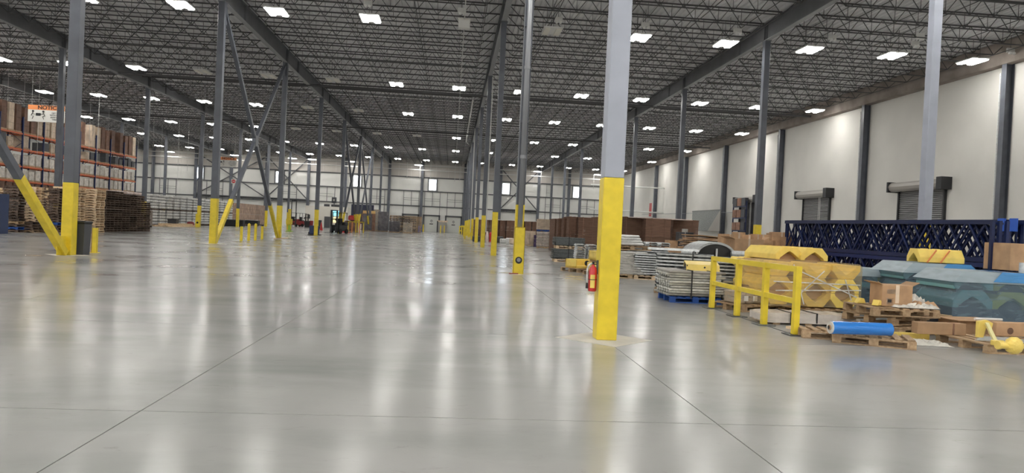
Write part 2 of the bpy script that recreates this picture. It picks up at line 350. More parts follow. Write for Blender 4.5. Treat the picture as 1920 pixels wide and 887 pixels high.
# slim conduit pairs on far columns of middle row
for k, sx in ((4, .18), (6, -.2), (7, .2)):
    MBc = MB().cyl((sx, -.16, 1.0), (sx, -.16, 11.2), .035, 8)
    o = MBc.ob('conduit', M['pipew'], None, (2.05, yk(k), 0)); tag(o, 'thin pale conduit running up the %s middle column' % ORD[k-1], 'conduit')
for k in (6, 8):
    o = MB().cyl((.2, -.16, 2.6), (.2, -.16, 10.9), .05, 8).tube([(.2,-.16,10.9), (.2,-3,10.95)], .05).ob('downpipe', M['pipe'], None, (XR['left'], yk(k), 0), smooth=True)
    tag(o, 'grey rain pipe dropping beside the %s column left of the braced row' % ORD[k-4], 'pipe')
# pipe along the left girder
o = MB().tube([(XR['left']+.25, 51, 11.1), (XR['left']+.25, yk(6)-.3, 11.1)], .05).ob('roof_drain_pipe', M['pipe']); tag(o, 'straight silver pipe hung along the girder left of the braced row', 'pipe')
o = MB().tube([(1.2, 55.5, 11.35), (1.2, 83, 11.35), (1.55, 84, 11.1)], .06).ob('roof_drain_pipe', M['wht'], smooth=True); tag(o, 'pale pipe hung along the middle girder above the far aisle', 'pipe')
# ------------------------------------------------------------------ back wall
bw = struct(MB().bb(XL, XW+.3, YB, YB+.25, 0, ZD+.4).ob('wall_back', M['white']), 'white insulated panel end wall with grey girts')
for i in range(44):                                         # panel joints are real: proud panels
    x = XL+2.1*i
    if x+2.1 < XW+.2:
        put('panel', MB().bb(x+.012, x+2.088, YB-.03, YB, .05, 9.2).mesh('panel', M['white']), bw)
        put('upper_panel', MB().bb(x+.012, x+2.088, YB-.03, YB, 9.22, ZD).mesh('upper_panel', M['taupe'] if False else mat_up if 'mat_up' in globals() else globals().setdefault('mat_up', mat('darker_upper_panel', (.56,.53,.49), .7, var=.05, vs_=.5))), bw)  # panels above the top girt are a darker beige than those below
wc = [-49.4, -42.6, -36.9, -31.2, -24.3, -18.2, -10.9, -5.4, 1.9, 8.0, 14.6, 19.9, 26.8]
for z in (9.2, 6.85, 4.3): put('girt', MB().bb(XL, XW, YB-.2, YB-.04, z-.09, z+.09).mesh('girt', M['girt']), bw)
for x in wc: put('wall_column', MB().bb(x-.22, x+.22, YB-.5, YB-.2, 0, 11.9).mesh('wall_column', M['grey']), bw)
wn = [-42.1, -29.1, -16.3, -3.6, 8.95, 21.3]
for i, x in enumerate(wn):
    f_ = struct(MB().bb(x-.7, x+.7, YB-.12, YB-.05, 7.0, 9.0).ob('window_%d' % (i+1), M['wht']), 'tall bright window high in the end wall, %s from the left' % TH[i])
    put('pane', MB().bb(x-.56, x+.56, YB-.15, YB-.115, 7.15, 8.88).mesh('pane', M['glass']), f_)
    for dx in (-.78, .78): put('post', MB().bb(x+dx-.05, x+dx+.05, YB-.2, YB-.05, 6.9, 9.2).mesh('post', M['girt']), f_)
def xbr(x0_, x1_, i):
    t = thing('wall_brace', ['crossed steel bracing on the end wall at far left', 'crossed steel bracing on the end wall left of the braced row', 'crossed steel bracing on the end wall right of the aisle'][i], 'brace', ((x0_+x1_)/2, YB-.35, 0), 0); h = (x1_-x0_)/2
    MB().bar((-h, 0, 4.6), (h, 0, 11.2), .16).ob('diagonal', M['girt'], t); MB().bar((-h, -.1, 11.2), (h, -.1, 4.6), .16).ob('diagonal', M['girt'], t)
    for z in (4.05, 4.45): MB().bb(-h, h, -.15, .1, z-.07, z+.07).ob('rail', M['girt'], t)
    for q in range(7): MB().bb(-h+q*h/3-.03, -h+q*h/3+.03, -.1, .05, 4.05, 4.45).ob('lacing', M['girt'], t)
xbr(-42.3, -31.4, 0); xbr(-31.0, -24.5, 1); xbr(8.2, 14.4, 2)
fm = []
doors = [(-12.8, 0), (-7.1, 1), (-3.55, 2), (.2, 3)]
dl = ['white dock door in the end wall behind the braced row', 'white dock door half hidden by stacked pallets', 'white dock door left of the two clear ones at the aisle end', 'white dock door at the aisle end beside the yellow barriers']
for x, i in doors:
    t = struct(MB().bb(x-1.45, x-1.2, YB-.3, YB-.03, 0, 2.9).bb(x+1.2, x+1.45, YB-.3, YB-.03, 0, 2.9).bb(x-1.45, x+1.45, YB-.3, YB-.03, 2.65, 2.9).ob('door_%d' % (i+1), M['girt']), dl[i])
    for q in range(5): put('door_section', MB().bb(x-1.2, x+1.2, YB-.12, YB-.06, .02+q*.525, .535+q*.525).mesh('door_section', M['dd']), t)
    put('door_window', MB().bb(x-.3, x+.3, YB-.15, YB-.11, 1.28, 1.42).mesh('door_window', M['blk']), t)
    put('number_mark', MB().cyl((x+.02, YB-.13, 1.85), (x+.02, YB-.15, 1.85), .2, 12).mesh('number_mark', M['char']), t)
    put('number_face', MB().bb(x-.12, x+.16, YB-.17, YB-.15, 1.78, 1.92).mesh('number_face', M['wht']), t)
for i, x in enumerate((-47, -39.5, -27.5, -21.2, -12.9, -7.1, -3.55, .3, 17.2, 23.2)):
    t = thing('door_track', 'grey lifting track and torsion pipes on the end wall, %s from the left' % TH[i], 'track', (x, YB-.25, 0), 0, 'door tracks on the end wall')
    for dx in (-1.3, 0, 1.3): MB().bb(dx-.04, dx+.04, -.03, .03, 2.9 if dx else 4.3, 6.8).ob('post', M['girt'], t)
    for z in (5.25, 5.6): MB().bb(-1.3, 1.3, -.06, -.02, z-.02, z+.02).ob('pipe', M['girt'], t)
    MB().box((-.35, -.05, 6.2), (.3, .06, .12)).ob('spring_bracket', M['wht'], t)
o = MB().bb(-.35, -.31, 0, .04, 6.85, 9.2).bb(.31, .35, 0, .04, 6.85, 9.2)
for q in range(9): o.bb(-.33, .33, 0, .04, 7+q*.25, 7.03+q*.25)
tag(o.ob('wall_ladder', M['girt'], None, (16.3, YB-.25, 0)), 'small grey ladder frame high on the end wall', 'ladder')
# long pipes across under the roof near the end wall, and mains crossing the roof
for y, z, m2, lb, r in ((118.6, 11.1, 'pipew', 'upper white pipe running across just before the end wall', .07), (117.9, 10.3, 'pipew', 'lower white pipe running across before the end wall', .07), (53.0, 11.25, 'joist', 'dark sprinkler main crossing below the joists in the middle distance', .09), (74.5, 11.1, 'joist', 'dark sprinkler main crossing below the joists far away', .07)):
    t = thing('sprinkler_pipe', lb, 'pipe', (0, y, z)); MB().cyl((-58, 0, 0), (28.3, 0, 0), r, 8).ob('main', M[m2], t)
    for x in range(-54, 28, 6): MB().cyl((x+.9, 0, 0), (x+.9, 0, 12.2-z), .02, 4).ob('hanger_rod', M['joist'], t)
for i, u in enumerate((763, 787, 807, 853, 862, 1015, 1114)):
    p = ony(u, 330, 117.5)
    tag(MB().cyl((0,0,.2*(i % 3)), (0,0,3.6), .035, 6).ob('drop_pipe', M['pipew'], None, (p.x, 117.7, 8.6)), 'thin white pipe drop before the end wall, %s from the left' % TH[i], 'pipe', 'pipe drops at the end wall')
tag(MB().cyl((.15, 2, 11.25), (.15, 100, 11.25), .022, 6).ob('conduit', M['pipew']), 'thin white conduit running along the lamp row over the aisle', 'conduit')
t = thing('junction_box', 'white square box hung from the conduit over the aisle', 'box', (.14, 33.8, 10.85)); MB().bb(-.28, .28, -.2, .2, 0, .42).ob('body', M['wht'], t, bevel=.02); MB().bb(-.30, .30, -.22, .22, .36, .44).ob('lid', M['signw'], t)
# ------------------------------------------------------------------ dock wall on the right
rw = struct(MB().bb(XW, XW+.3, YF, YB, 0, 12.6).ob('wall_right', M['cream']), 'cream concrete dock wall')
for k in range(-1, 10):
    a, b_ = yk(k)+.25, yk(k+1)-.25
    if b_ > YB: b_ = YB-.05
    put('wall_panel', MB().bb(XW-.03, XW, a, b_, .02, 10.9).mesh('wall_panel', M['cream']), rw)
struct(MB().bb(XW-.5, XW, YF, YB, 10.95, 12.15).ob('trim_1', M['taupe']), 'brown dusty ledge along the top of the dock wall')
for k in range(1, 10):
    t = thing('wall_column', 'grey steel column on the dock wall, %s' % (ORD[k-3] if k > 2 else 'outside the frame'), 'column', (XW-.25, yk(k), 0), 0, 'columns on the dock wall')
    MB().bb(-.22, -.2, -.16, .16, 0, 10.95).bb(.2, .22, -.16, .16, 0, 10.95).bb(-.2, .2, -.01, .01, 0, 10.95).ob('shaft', M['grey'], t)
    MB().cyl((-.24, .2, 0), (-.24, .2, 10.5), .025, 6).ob('conduit', M['galv'], t)
def rollup(y0, y1, zt, lab, n, openn=False):
    t = struct(MB().bb(XW-.2, XW-.03, y0-.12, y0, 0, zt).bb(XW-.2, XW-.03, y1, y1+.12, 0, zt).ob('door_%d' % n, M['blk']), lab)
    MB().cyl((XW-.4, y0-.35, zt+.12), (XW-.4, y1+.45, zt+.12), .3, 10).ob('hood', M['hood'], t)
    MB().bb(XW-.7, XW-.05, y0-.5, y0-.05, zt-.22, zt+.5).ob('motor', M['blk'], t)
    MB().bb(XW-.72, XW-.05, y1+.35, y1+.5, zt-.2, zt+.45).ob('end_bracket', M['blk'], t)
    if openn:
        MB().bb(XW-.06, XW-.04, y0, y1, 0, zt).ob('opening', M['char'], t)
    else:
        q = 0.0; sm_ = MB().prism([(XW-.05, 0), (XW-.11, .02), (XW-.13, .06), (XW-.11, .10), (XW-.05, .12)], y0, y1).mesh('slat', M['door'])
        while q < zt-.15: put('slat', sm_, t, (0, 0, q)); q += .12
    for dy in (.62, .82): MB().cyl((XW-.5, y0+dy, 1.0), (XW-.5, y0+dy, zt), .018, 5).ob('chain', M['wht'], t)
    MB().box((XW-.5, y0+.72, zt), (.08, .3, .12)).ob('chain_wheel', M['wht'], t)
rollup(38.0, 42.0, 4.95, 'grey roll-up dock door right of the wide column', 5)
rollup(50.3, 54.1, 4.95, 'grey roll-up dock door above the left end of the blue frames', 6)
rollup(62.6, 66.6, 4.95, 'open dock doorway partly hidden by a yellow-based column', 7, True)
# goods on a blue rack seen in the open doorway
t = thing('supply_rack', 'dark blue rack of wrapped goods standing in the open dock doorway', 'rack', (27.3, 64.6, 0))
for dy in (-1.5, 1.5): MB().bb(-.05, .05, dy-.05, dy+.05, 0, 4.9).ob('upright', M['bluer'], t)
for z in (.9, 2.1, 3.3, 4.4):
    MB().bb(-.05, .05, -1.5, 1.5, z-.06, z+.06).ob('beam', M['bluer'], t)
    for dy in (-1.0, 0, 1.0): MB().bb(-.12, .2, dy-.42, dy+.42, z+.06, z+.8).ob('carton', M[random.choice(('boxd', 'boxd', 'char'))], t)
t = thing('wall_partition', 'grey mesh ramp guard against the dock wall', 'guard', (XW-.9, 74, 0))
MB().bb(-.02, .02, -4.5, 4.0, 2.0, 4.2).ob('frame_panel', M['mesh'], t); MB().bb(-.05, -.02, -4.55, 4.05, 4.18, 4.24).bb(-.05, -.02, -4.5, -4.42, 0, 4.2).bb(-.05,-.02,-4.5,4,1.98,2.03).ob('rail', M['girt'], t)
MB().prism([(-4.5, 2.0), (-4.5, 4.2), (-1.2, 2.0)], -.09, -.05, 'x').ob('wedge', M['hood'], t)
tag(MB().tube([(27.6, 66, 3.9), (27.6, 100, 4.2)], .03).ob('conduit', M['pipe']), 'thin pipe along the far dock wall above the cardboard', 'conduit')
for i, z in enumerate((7.6, 4.3)):
    tag(MB().cyl((18.2, 92, z), (28.3, 92, z), .09, 8).ob('white_pipe', M['wht'], smooth=True), '%s white pipe bridging from a column to the far dock wall' % ('upper', 'lower')[i], 'pipe')
p = ony(1290, 412, 70)
t = thing('pipe_loop', 'dark square pipe loop standing behind the cardboard stacks', 'pipe', (p.x, 70, 0))
MB().bb(-.75, -.6, -.1, .1, 0, 2.9).bb(.6, .75, -.1, .1, 0, 2.7).bb(-.75, .75, -.1, .1, 2.75, 2.95).ob('loop', mat('dark_green_pipe', (.05,.065,.055), .5), t)
MB().cyl((-.95, 0, 2.72), (-.7, 0, 2.72), .14, 10).ob('valve', M['char'], t)
# left wall and front wall close the hall
struct(MB().bb(XL-.3, XL, YF, YB, 0, 12.6).ob('wall_left', M['white'])); struct(MB().bb(XL, XW, YF-.3, YF, 0, 12.6).ob('wall_front', M['white']))
# ------------------------------------------------------------------ lamps
hous = MB().bb(-.46, .46, -.62, .62, .04, .10).bb(-.12, .12, -.3, .3, .1, .2).mesh('housing', M['wht'])
lens = MB().bb(-.41, -.16, -.57, .57, -.012, .03).mesh('lens', M['lens']); lens2 = MB().bb(.16, .41, -.57, .57, -.012, .03).mesh('lens', M['lens'])
lof = MB().bb(-.41, -.14, -.57, .57, -.012, .03).mesh('lens', M['lensoff']); lof2 = MB().bb(.14, .41, -.57, .57, -.012, .03).mesh('lens', M['lensoff'])
hang = MB().cyl((0, 0, .1), (0, 0, 1.2), .012, 4).mesh('hanger', M['joist'])
LY = [-5, 5, 19.5, 33.8, 49.4, 62.4, 77.8, 91.5, 107.2]
off = {(-4, 4), (-3, 4), (-2, 4), (1, 3), (0, 3), (-3, 5), (-2, 5), (-4, 6), (-3, 6), (-2, 6), (-1, 6)}
for j, y in list(enumerate(LY))+[(0, -13), (0, -21), (0, -29)]:  # the appended rows behind the camera are added light for camera-facing sides
    for n in range(-13, 7):
        if n == 0 and j == 3: continue
        x = .05+4.36*n
        if min(abs(x-r_) for r_ in rows[1:-1]) < .35: x += .6
        on = (n, j) not in off
        vis_ = j >= 3
        sd = 'over the aisle' if n in (0, -1, -2) else ('left of the aisle' if n < 0 else 'right of the aisle')
        pl = '%s line %s of the conduit' % (TH[abs(n)-1], 'left' if n < 0 else 'right') if n else 'on the conduit line'
        lb = '%s ceiling lamp, %s row from camera, %s' % ('glowing' if on else 'unlit', TH[j-3], pl) if j >= 3 else 'glowing lamp in the row %s, %s' % ({-29: 'added farthest behind the camera', -21: 'added third behind the camera', -13: 'added second behind the camera', -5: 'just behind the camera', 5: 'above the camera', 19.5: 'just above the frame'}[y], pl)
        t = thing('ceiling_lamp', lb, 'lamp', (x, y, 10.98), 0, 'lit ceiling lamps' if on else 'unlit ceiling lamps')
        put('housing', hous, t); put('lens', lens if on else lof, t); put('lens', lens2 if on else lof2, t); put('hanger', hang, t, (0, -.5, 0)); put('hanger', hang, t, (0, .5, 0))
for i, (u, v, y) in enumerate(((318, 288, 117), (548, 301, 117), (585, 303, 117), (661, 303, 117), (785, 306, 117), (1008, 320, 117), (1121, 326, 117), (1218, 311, 112), (440, 292, 117), (200, 282, 117))):
    p = ony(u, v, y); t = thing('ceiling_lamp', 'glowing crosswise lamp close to the end wall, %s in left to right order' % TH[sorted((318, 548, 585, 661, 785, 1008, 1121, 1218, 440, 200)).index(u)], 'lamp', (p.x, y, 10.98), PI/2, 'lamps along the end wall')
    put('housing', hous, t); put('lens', lens, t); put('lens', lens2, t); put('hanger', hang, t, (0, -.5, 0)); put('hanger', hang, t, (0, .5, 0))
em = MB().cyl((-.09, -.05, -.12), (-.09, -.14, -.17), .07, 10).cyl((.09, -.05, -.12), (.09, -.14, -.17), .07, 10).mesh('lamp_head', M['wht']); eb = MB().bb(-.2, .2, -.05, .05, -.1, .12).mesh('body', M['wht'])
for i, (u, v) in enumerate(((690, 6), (866, 20), (1047, 37), (1210, 47), (1383, 58), (1560, 70), (1716, 82), (1895, 95))):
    p = fl(u, v, 11.45)
    t = thing('emergency_light', 'small white twin-head emergency light under the joists, %s from the left' % TH[i], 'light', p); put('body', eb, t); put('lamp_head', em, t); MB().cyl((0,0,.1),(0,0,12.2-p.z),.012,4).ob('stem', M['joist'], t)
p = fl(1725, 68, 11.5); tag(MB().bb(-.22, .22, -.05, .05, -.15, .15).ob('wall_box', M['wht'], None, p, bevel=.01), 'white square box hung beside the wide near column at the roof', 'box')
# ------------------------------------------------------------------ pallets
def notched(Lx, h=.09, t=.038):
    P = [(-Lx/2, 0), (-Lx*.36, 0), (-Lx*.33, .035), (-Lx*.17, .035), (-Lx*.14, 0), (Lx*.14, 0), (Lx*.17, .035), (Lx*.33, .035), (Lx*.36, 0), (Lx/2, 0), (Lx/2, h), (-Lx/2, h)]
    return P
PH = .138
def pallet_far(m_, key):
    b_ = MB()
    for y in (-.49, 0, .49):
        # stringer as two blocks and a bridge (notched)
        for x0_, x1_ in ((-.6, -.42), (-.17, .17), (.42, .6)): b_.bb(x0_, x1_, y-.02, y+.02, .018, .108)
        b_.bb(-.42, -.17, y-.02, y+.02, .05, .108); b_.bb(.17, .42, y-.02, y+.02, .05, .108)
    for i in range(7): x = -.6+.055+i*(1.2-.11)/6; b_.bb(x-.055, x+.055, -.51, .51, .108, .128)
    for x in (-.545, 0, .545): b_.bb(x-.055, x+.055, -.51, .51, 0, .018)
    return b_.mesh('pallet', m_)
PF = {k: pallet_far(M[k], k) for k in ('wl', 'wd', 'wm', 'bluep')}
PP = {}; PPB = {}
def pallet(loc, rz, kind, label, group=None, w_=1.2, d_=1.0, tilt=None):
    """near pallet with every board its own part"""
    if kind not in PP:
        PP[kind] = (MB().bb(-.055, .055, -.5, .5, -.01, .01).mesh('deck_board', M[kind], bevel=.003), MB().bb(-.6, .6, -.035, .035, .068, .09).bb(-.6, -.47, -.045, .045, 0, .068).bb(-.07, .07, -.045, .045, 0, .068).bb(.47, .6, -.045, .045, 0, .068).mesh('stringer', M[kind]))
    if kind not in PPB: PPB[kind] = MB().bb(-.6, .6, -.05, .05, -.009, .009).mesh('bottom_board', M[kind])
    bd, st = PP[kind]
    t = thing('pallet', label, 'pallet', loc, rz, group)
    if tilt: t.rotation_euler = (tilt[0], tilt[1], rz)
    for y in (-.46, 0, .46): put('stringer', st, t, (0, y*d_, .018), sc=(w_/1.2, 1, 1))
    for i in range(7):
        x = -w_/2+.055+i*(w_-.11)/6; put('deck_board', bd, t, (x, random.uniform(-.006, .006), .118), (0, 0, random.uniform(-.01, .01)), (random.uniform(.85, 1), d_, 1))
    for y in (-.46, 0, .46): put('bottom_board', PPB[kind], t, (0, y*d_, .009), sc=(w_/1.2, 1, 1))
    return t
def pal_edge(u0, v0, u1, v1, z, d_, kind, label, **k):
    """pallet whose front bottom edge runs between two surveyed points"""
    a = fl(u0, v0, z); b_ = fl(u1, v1, z); e = b_-a; rz = math.atan2(e.y, e.x); c_ = (a+b_)/2+Vector((-math.sin(rz), math.cos(rz), 0))*d_/2
    pallet((c_.x, c_.y, z), rz, kind, label, w_=e.length, d_=d_, **k); return c_, rz, e.length
def stack(x, y, n, kind, label, group, rz=0, z0=0, jit=.035, sx=1):
    for i in range(n):
        k_ = kind if isinstance(kind, str) else random.choice(kind)
        o = put('pallet', PF[k_], None, (x+random.uniform(-jit, jit), y+random.uniform(-jit, jit), z0+i*PH), (0, 0, rz+random.uniform(-.03, .03)), (sx, 1, 1))
        tag(o, label.replace('pallet in', 'pallet, %s in' % NTH[n-1-i], 1), 'pallet', group)
def fstack(u0, y, n, kd, name, low):
    x = ony(u0, 430, y).x; sx_ = .74 if kd == 'wl' and low else .62 if low else 1
    if low: stack(x, y-.12, 4, ('wm', 'wd', 'bluep', 'wd'), 'worn pallet in the low pile, %s' % name, 'low pallets, %s' % name, 0, sx=.85)
    stack(x, y+.1, n-4*low, kd, '%s pallet in the stack %s' % ('light' if kd == 'wl' else 'dark', name), 'pallets, stack %s' % name, 0, 4*PH*low, sx=sx_)
for u0, y, n, kd, name, low in ((0, 37.6, 16, 'wl', 'at the left edge', 0), (28, 37.4, 17, 'wd', 'second at far left', 1), (56, 38.0, 17, 'wl', 'third at far left', 1), (80, 38.8, 17, 'wl', 'behind the yellow brace', 1), (102, 38.8, 17, 'wd', 'left of the yellow column', 1), (126, 40.2, 18, 'wl', 'behind the yellow column', 0), (165, 41.6, 18, 'wl', 'behind the dark bin', 0)):
    fstack(u0, y, n, kd, name, low)  # dark wood here stands for the shaded sides of light stacks
for i in range(7):
    stack(-21.15, 43.0+1.02*i, 18-(i == 6)*3-(i > 2), 'wd', 'dark pallet in the %s dark stack right of the bin' % TH[i], 'pallets of the %s dark stack' % TH[i], 0)  # dark wood puts in the shade of the open stack sides
tag(MB().bb(-.5, .5, -.6, .6, 0, 1.85).ob('wrapped_load', M['navy'], None, (ony(-22, 430, 34).x, 34, 0)), 'tall navy wrapped load at the left edge of the frame', 'load')
# ------------------------------------------------------------------ bin and posts by the leftmost column
t = thing('waste_bin', 'dark grey bin standing behind the leftmost yellow column', 'bin', Vector((-10.98, 21.75, 0)))
MB().lathe([(.26, 0), (.30, .9), (.31, .92)], 4).ob('body', M['char'], t, rz=PI/4); MB().bb(-.24, .24, -.24, .24, .92, 1.0).ob('lid', M['blk'], t, bevel=.03)
p = fl(177, 474)
t = thing('guard_post', 'thin yellow post beside the dark bin', 'post', (p.x, p.y, 0)); MB().bb(-.07, .07, -.05, .05, 0, .78).ob('post', M['yel'], t); MB().bb(-.12, .12, -.12, .12, 0, .015).ob('foot_plate', M['yel'], t); MB().bb(-.1,-.06,-.05,.05,0,.76).ob('edge', M['wm'], t)
for i, (u, v) in enumerate(((452, 452), (466, 451.5), (478.5, 451), (491, 449))):
    p = fl(u, v)
    t = thing('bollard', 'yellow bollard between the cross braces, %s from the left' % TH[i], 'bollard', (p.x, p.y, 0), 0, 'four yellow bollards')
    MB().cyl((0, 0, 0), (0, 0, .78+.1*(i in (1, 2))), .075, 12).ob('post', M['yel'], t, smooth=False); MB().lathe([(.075, .78+.1*(i in (1, 2))), (.05, .84+.1*(i in (1, 2))), (.01, .86+.1*(i in (1, 2)))], 12).ob('cap', M['yel'] if i in (1, 2) else M['blk'], t)
p = fl(503, 449); tag(MB().bb(-1.2, 1.2, -.05, .05, 0, .06).ob('floor_rail', M['wl'], None, (p.x+.2, 45.2, 0), PI/2*.94), 'pale timber lying on the floor beside the third braced column', 'timber')
# ------------------------------------------------------------------ racking at left
RX = -33.0; UY = [51.0+2.75*i for i in range(10)]
t = thing('pallet_rack', 'long blue and orange pallet rack full of cartons at the left', 'rack', (RX, 51, 0))
um = MB()
for y in UY:
    MB().bb(-.05, .05, -.05, .05, 0, 8.1).ob('upright', M['bluer'], t, (0, y-51, 0)); MB().bb(-.05, .05, -.05, .05, 0, 8.1).ob('upright', M['bluer'], t, (-1.1, y-51, 0))
    l_ = MB()
    for q in range(9): l_.bar((0, 0, .2+q*.85), (-1.1, 0, .2+(q+1)*.85) , .03) if q % 2 else l_.bar((-1.1, 0, .2+q*.85), (0, 0, .2+(q+1)*.85), .03)
    l_.ob('lacing', M['bluer'], t, (0, y-51, 0))
bm_ = MB().bb(-.03, .03, 0, 2.65, -.06, .06).mesh('beam', M['org']); LZ = [1.95, 3.15, 4.3, 5.6, 6.8]
for y in UY[:-1]:
    for z in LZ:
        put('beam', bm_, t, (0, y-51+.05, z)); put('beam', bm_, t, (-1.1, y-51+.05, z))
tall = MB().bb(-.5, .5, -.5, .5, 0, 1).mesh('carton_load', M['boxl'])
def loadmesh(m1, lay):
    b_ = MB()
    for l_ in range(lay):
        for a in range(2):
            for c_ in range(2):
                z0 = l_/lay; b_.bb(-.5+a*.505, -.005+a*.505, -.5+c_*.505, -.005+c_*.505, z0+.004, z0+1/lay-.004)
    return b_.mesh('cartons', m1)
pbm = MB().bb(-.5, .5, -.4, .4, 0, .12).mesh('pallet_base', M['wm'])
LM = {(k, n): loadmesh(M[k], n) for k in ('boxl', 'boxd', 'boxw', 'char', 'boxm') for n in (2, 4)}
bayn = ['nearest', 'second', 'third', 'fourth', 'fifth', 'sixth', 'seventh', 'eighth', 'farthest']
lvn = ['lowest', 'second', 'third', 'fourth', 'top']
for bi, y in enumerate(UY[:-1]):
    for li, z in enumerate(LZ):
        for q in range(3):
            r_ = random.random(); x_ = RX-.5
            if li == 4:
                k_ = 'boxl' if q == (bi % 3) or r_ < .12 else 'boxd'; h = random.uniform(1.75, 2.05)
                if r_ > .88: continue
            elif li == 3:
                k_ = 'char'; h = random.uniform(.5, .9)
                if r_ < .3: continue
                if r_ > .85: k_ = 'boxl'
            elif li == 0: k_ = 'boxd'; h = .9
            else: k_ = 'boxw' if r_ < .85 else 'boxd'; h = random.uniform(.68, .85)
            o = put('carton_load', LM[k_, 4 if li == 4 else 2], None, (x_, y+.5+q*.86, z+.185), sc=(.95, .62, h))
            tag(o, '%s cartons, place %s on the %s level of the left rack, %s bay' % ({'boxl': 'pale', 'boxd': 'brown', 'boxw': 'white', 'char': 'dark'}[k_], TH[q], lvn[li], bayn[bi]), 'cartons', 'carton loads on the %s rack level, %s bay' % (lvn[li], bayn[bi]))
            put('pallet_base', pbm, t, (-.5, y-51+.5+q*.86, z+.06))
# hanging signs
def text_mesh(s, size, m_, bold=0):
    cu = D.curves.new('t', 'FONT'); cu.body = s; cu.size = size; cu.align_x = 'CENTER'; cu.align_y = 'CENTER'; cu.extrude = .004; cu.offset = bold; cu.space_line = 1.0
    o = D.objects.new('t', cu); me = D.meshes.new_from_object(o); me.name = 'lettering'; me.materials.clear(); me.materials.append(m_); D.objects.remove(o); return me
def figure(b_, x, z, s, side):
    b_.cyl((x, -.02, z+.62*s), (x, -.035, z+.62*s), .10*s, 12)
    b_.bar((x, -.028, z+.50*s), (x-side*.16*s, -.028, z+.20*s), .11*s, .01); b_.bar((x-side*.16*s, -.028, z+.2*s), (x+side*.05*s, -.028, z+.12*s), .09*s, .01)
    b_.bar((x+side*.05*s, -.028, z+.12*s), (x-side*.06*s, -.028, z-.14*s), .08*s, .01); b_.bar((x, -.028, z+.42*s), (x+side*.22*s, -.028, z+.32*s), .06*s, .01)
def notice(u0, v0, u1, v1, y, label, kind, slope=None):
    a = ony(u0, v0, y); b_ = ony(u1, v1, y); w_ = b_.x-a.x; h = a.z-b_.z
    t = thing('hanging_sign', label, 'sign', ((a.x+b_.x)/2, y, b_.z))
    MB().bb(-w_/2, w_/2, -.012, .012, 0, h).ob('board', M['signw'], t); MB().bb(-w_/2, w_/2, -.02, -.012, h*.72, h).ob('header', M['signo'], t)
    put('lettering', text_mesh('NOTICE', h*.30, M['blk'], h*.006), t, (w_*.06, -.03, h*.86), (PI/2, 0, 0), (1.15, 1, 1))
    f_ = MB()
    if kind == 0: figure(f_, -w_*.36, h*.24, h*.62, 1); figure(f_, -w_*.08, h*.24, h*.62, -1); f_.bb(-w_*.28, -w_*.15, -.035, -.02, h*.36, h*.52)
    elif kind == 2: figure(f_, -w_*.18, h*.22, h*.6, 1); f_.bb(-w_*.42, -w_*.27, -.035, -.02, h*.42, h*.56)
    else: figure(f_, -w_*.1, h*.2, h*.5, 1)
    f_.ob('pictogram', M['blk'], t)
    if kind == 1:
        MB().cyl((-w_*.3, -.013, h*.38), (-w_*.3, -.03, h*.38), h*.22, 8).ob('stop_octagon', M['red'], t); MB().bb(-w_*.3-h*.16, -w_*.3+h*.16, -.036, -.03, h*.33, h*.43).ob('stop_bar', M['signw'], t)
    txt = 'GET HELP\nWITH HEAVY\nAWKWARD\nOBJECTS' if kind != 1 else 'STOP LOOK\nBEFORE\nENTERING'
    put('lettering', text_mesh(txt, h*.13, M['char']), t, (w_*.28, -.025, h*.36), (PI/2, 0, 0))
    for dx in (-w_*.4, w_*.4): MB().cyl((dx, 0, h), (dx, 0, 12.2-b_.z), .008, 4).ob('wire', M['pipew'], t)
    return t
notice(53, 196, 121, 231, 52, 'large orange and white NOTICE sign showing two lifters, hung at the left', 0)
notice(184, 281, 226, 302, 90, 'orange and white NOTICE sign with a red octagon before the far rack', 1)
notice(409, 294, 443, 314, 75, 'orange and white NOTICE sign right of the second braced column', 2)
p = ony(438, 340, 90); t = thing('hanging_sign', 'small square sign with a red ring hung beside the cross brace', 'sign', (p.x, 90, p.z-.28)); MB().bb(-.28, .28, -.01, .01, 0, .56).ob('board', M['signw'], t); MB().cyl((0, -.012, .28), (0, -.03, .28), .22, 18).ob('ring', M['red'], t); MB().bb(-.14, .14, -.04, -.03, .24, .33).ob('bar', M['signw'], t); MB().cyl((0,0,.56),(0,0,12.48-p.z),.008,4).ob('wire', M['pipew'], t)
for i, (u, y) in enumerate(((14, 56), (45, 58), (73, 54), (100, 60), (170, 66), (186, 64), (205, 70), (262, 72), (290, 76), (338, 80), (356, 78), (306, 84))):
    p = ony(u, 200, y); zb = random.uniform(3.2, 6.0)
    tag(MB().cyl((0, 0, zb), (0, 0, 12.2), .012, 4).ob('hanging_wire', M['pipew'], None, (p.x, y, 0)), 'thin pale wire hanging from the roof at the left, %s from the left' % TH[i], 'wire', 'hanging wires at the left')
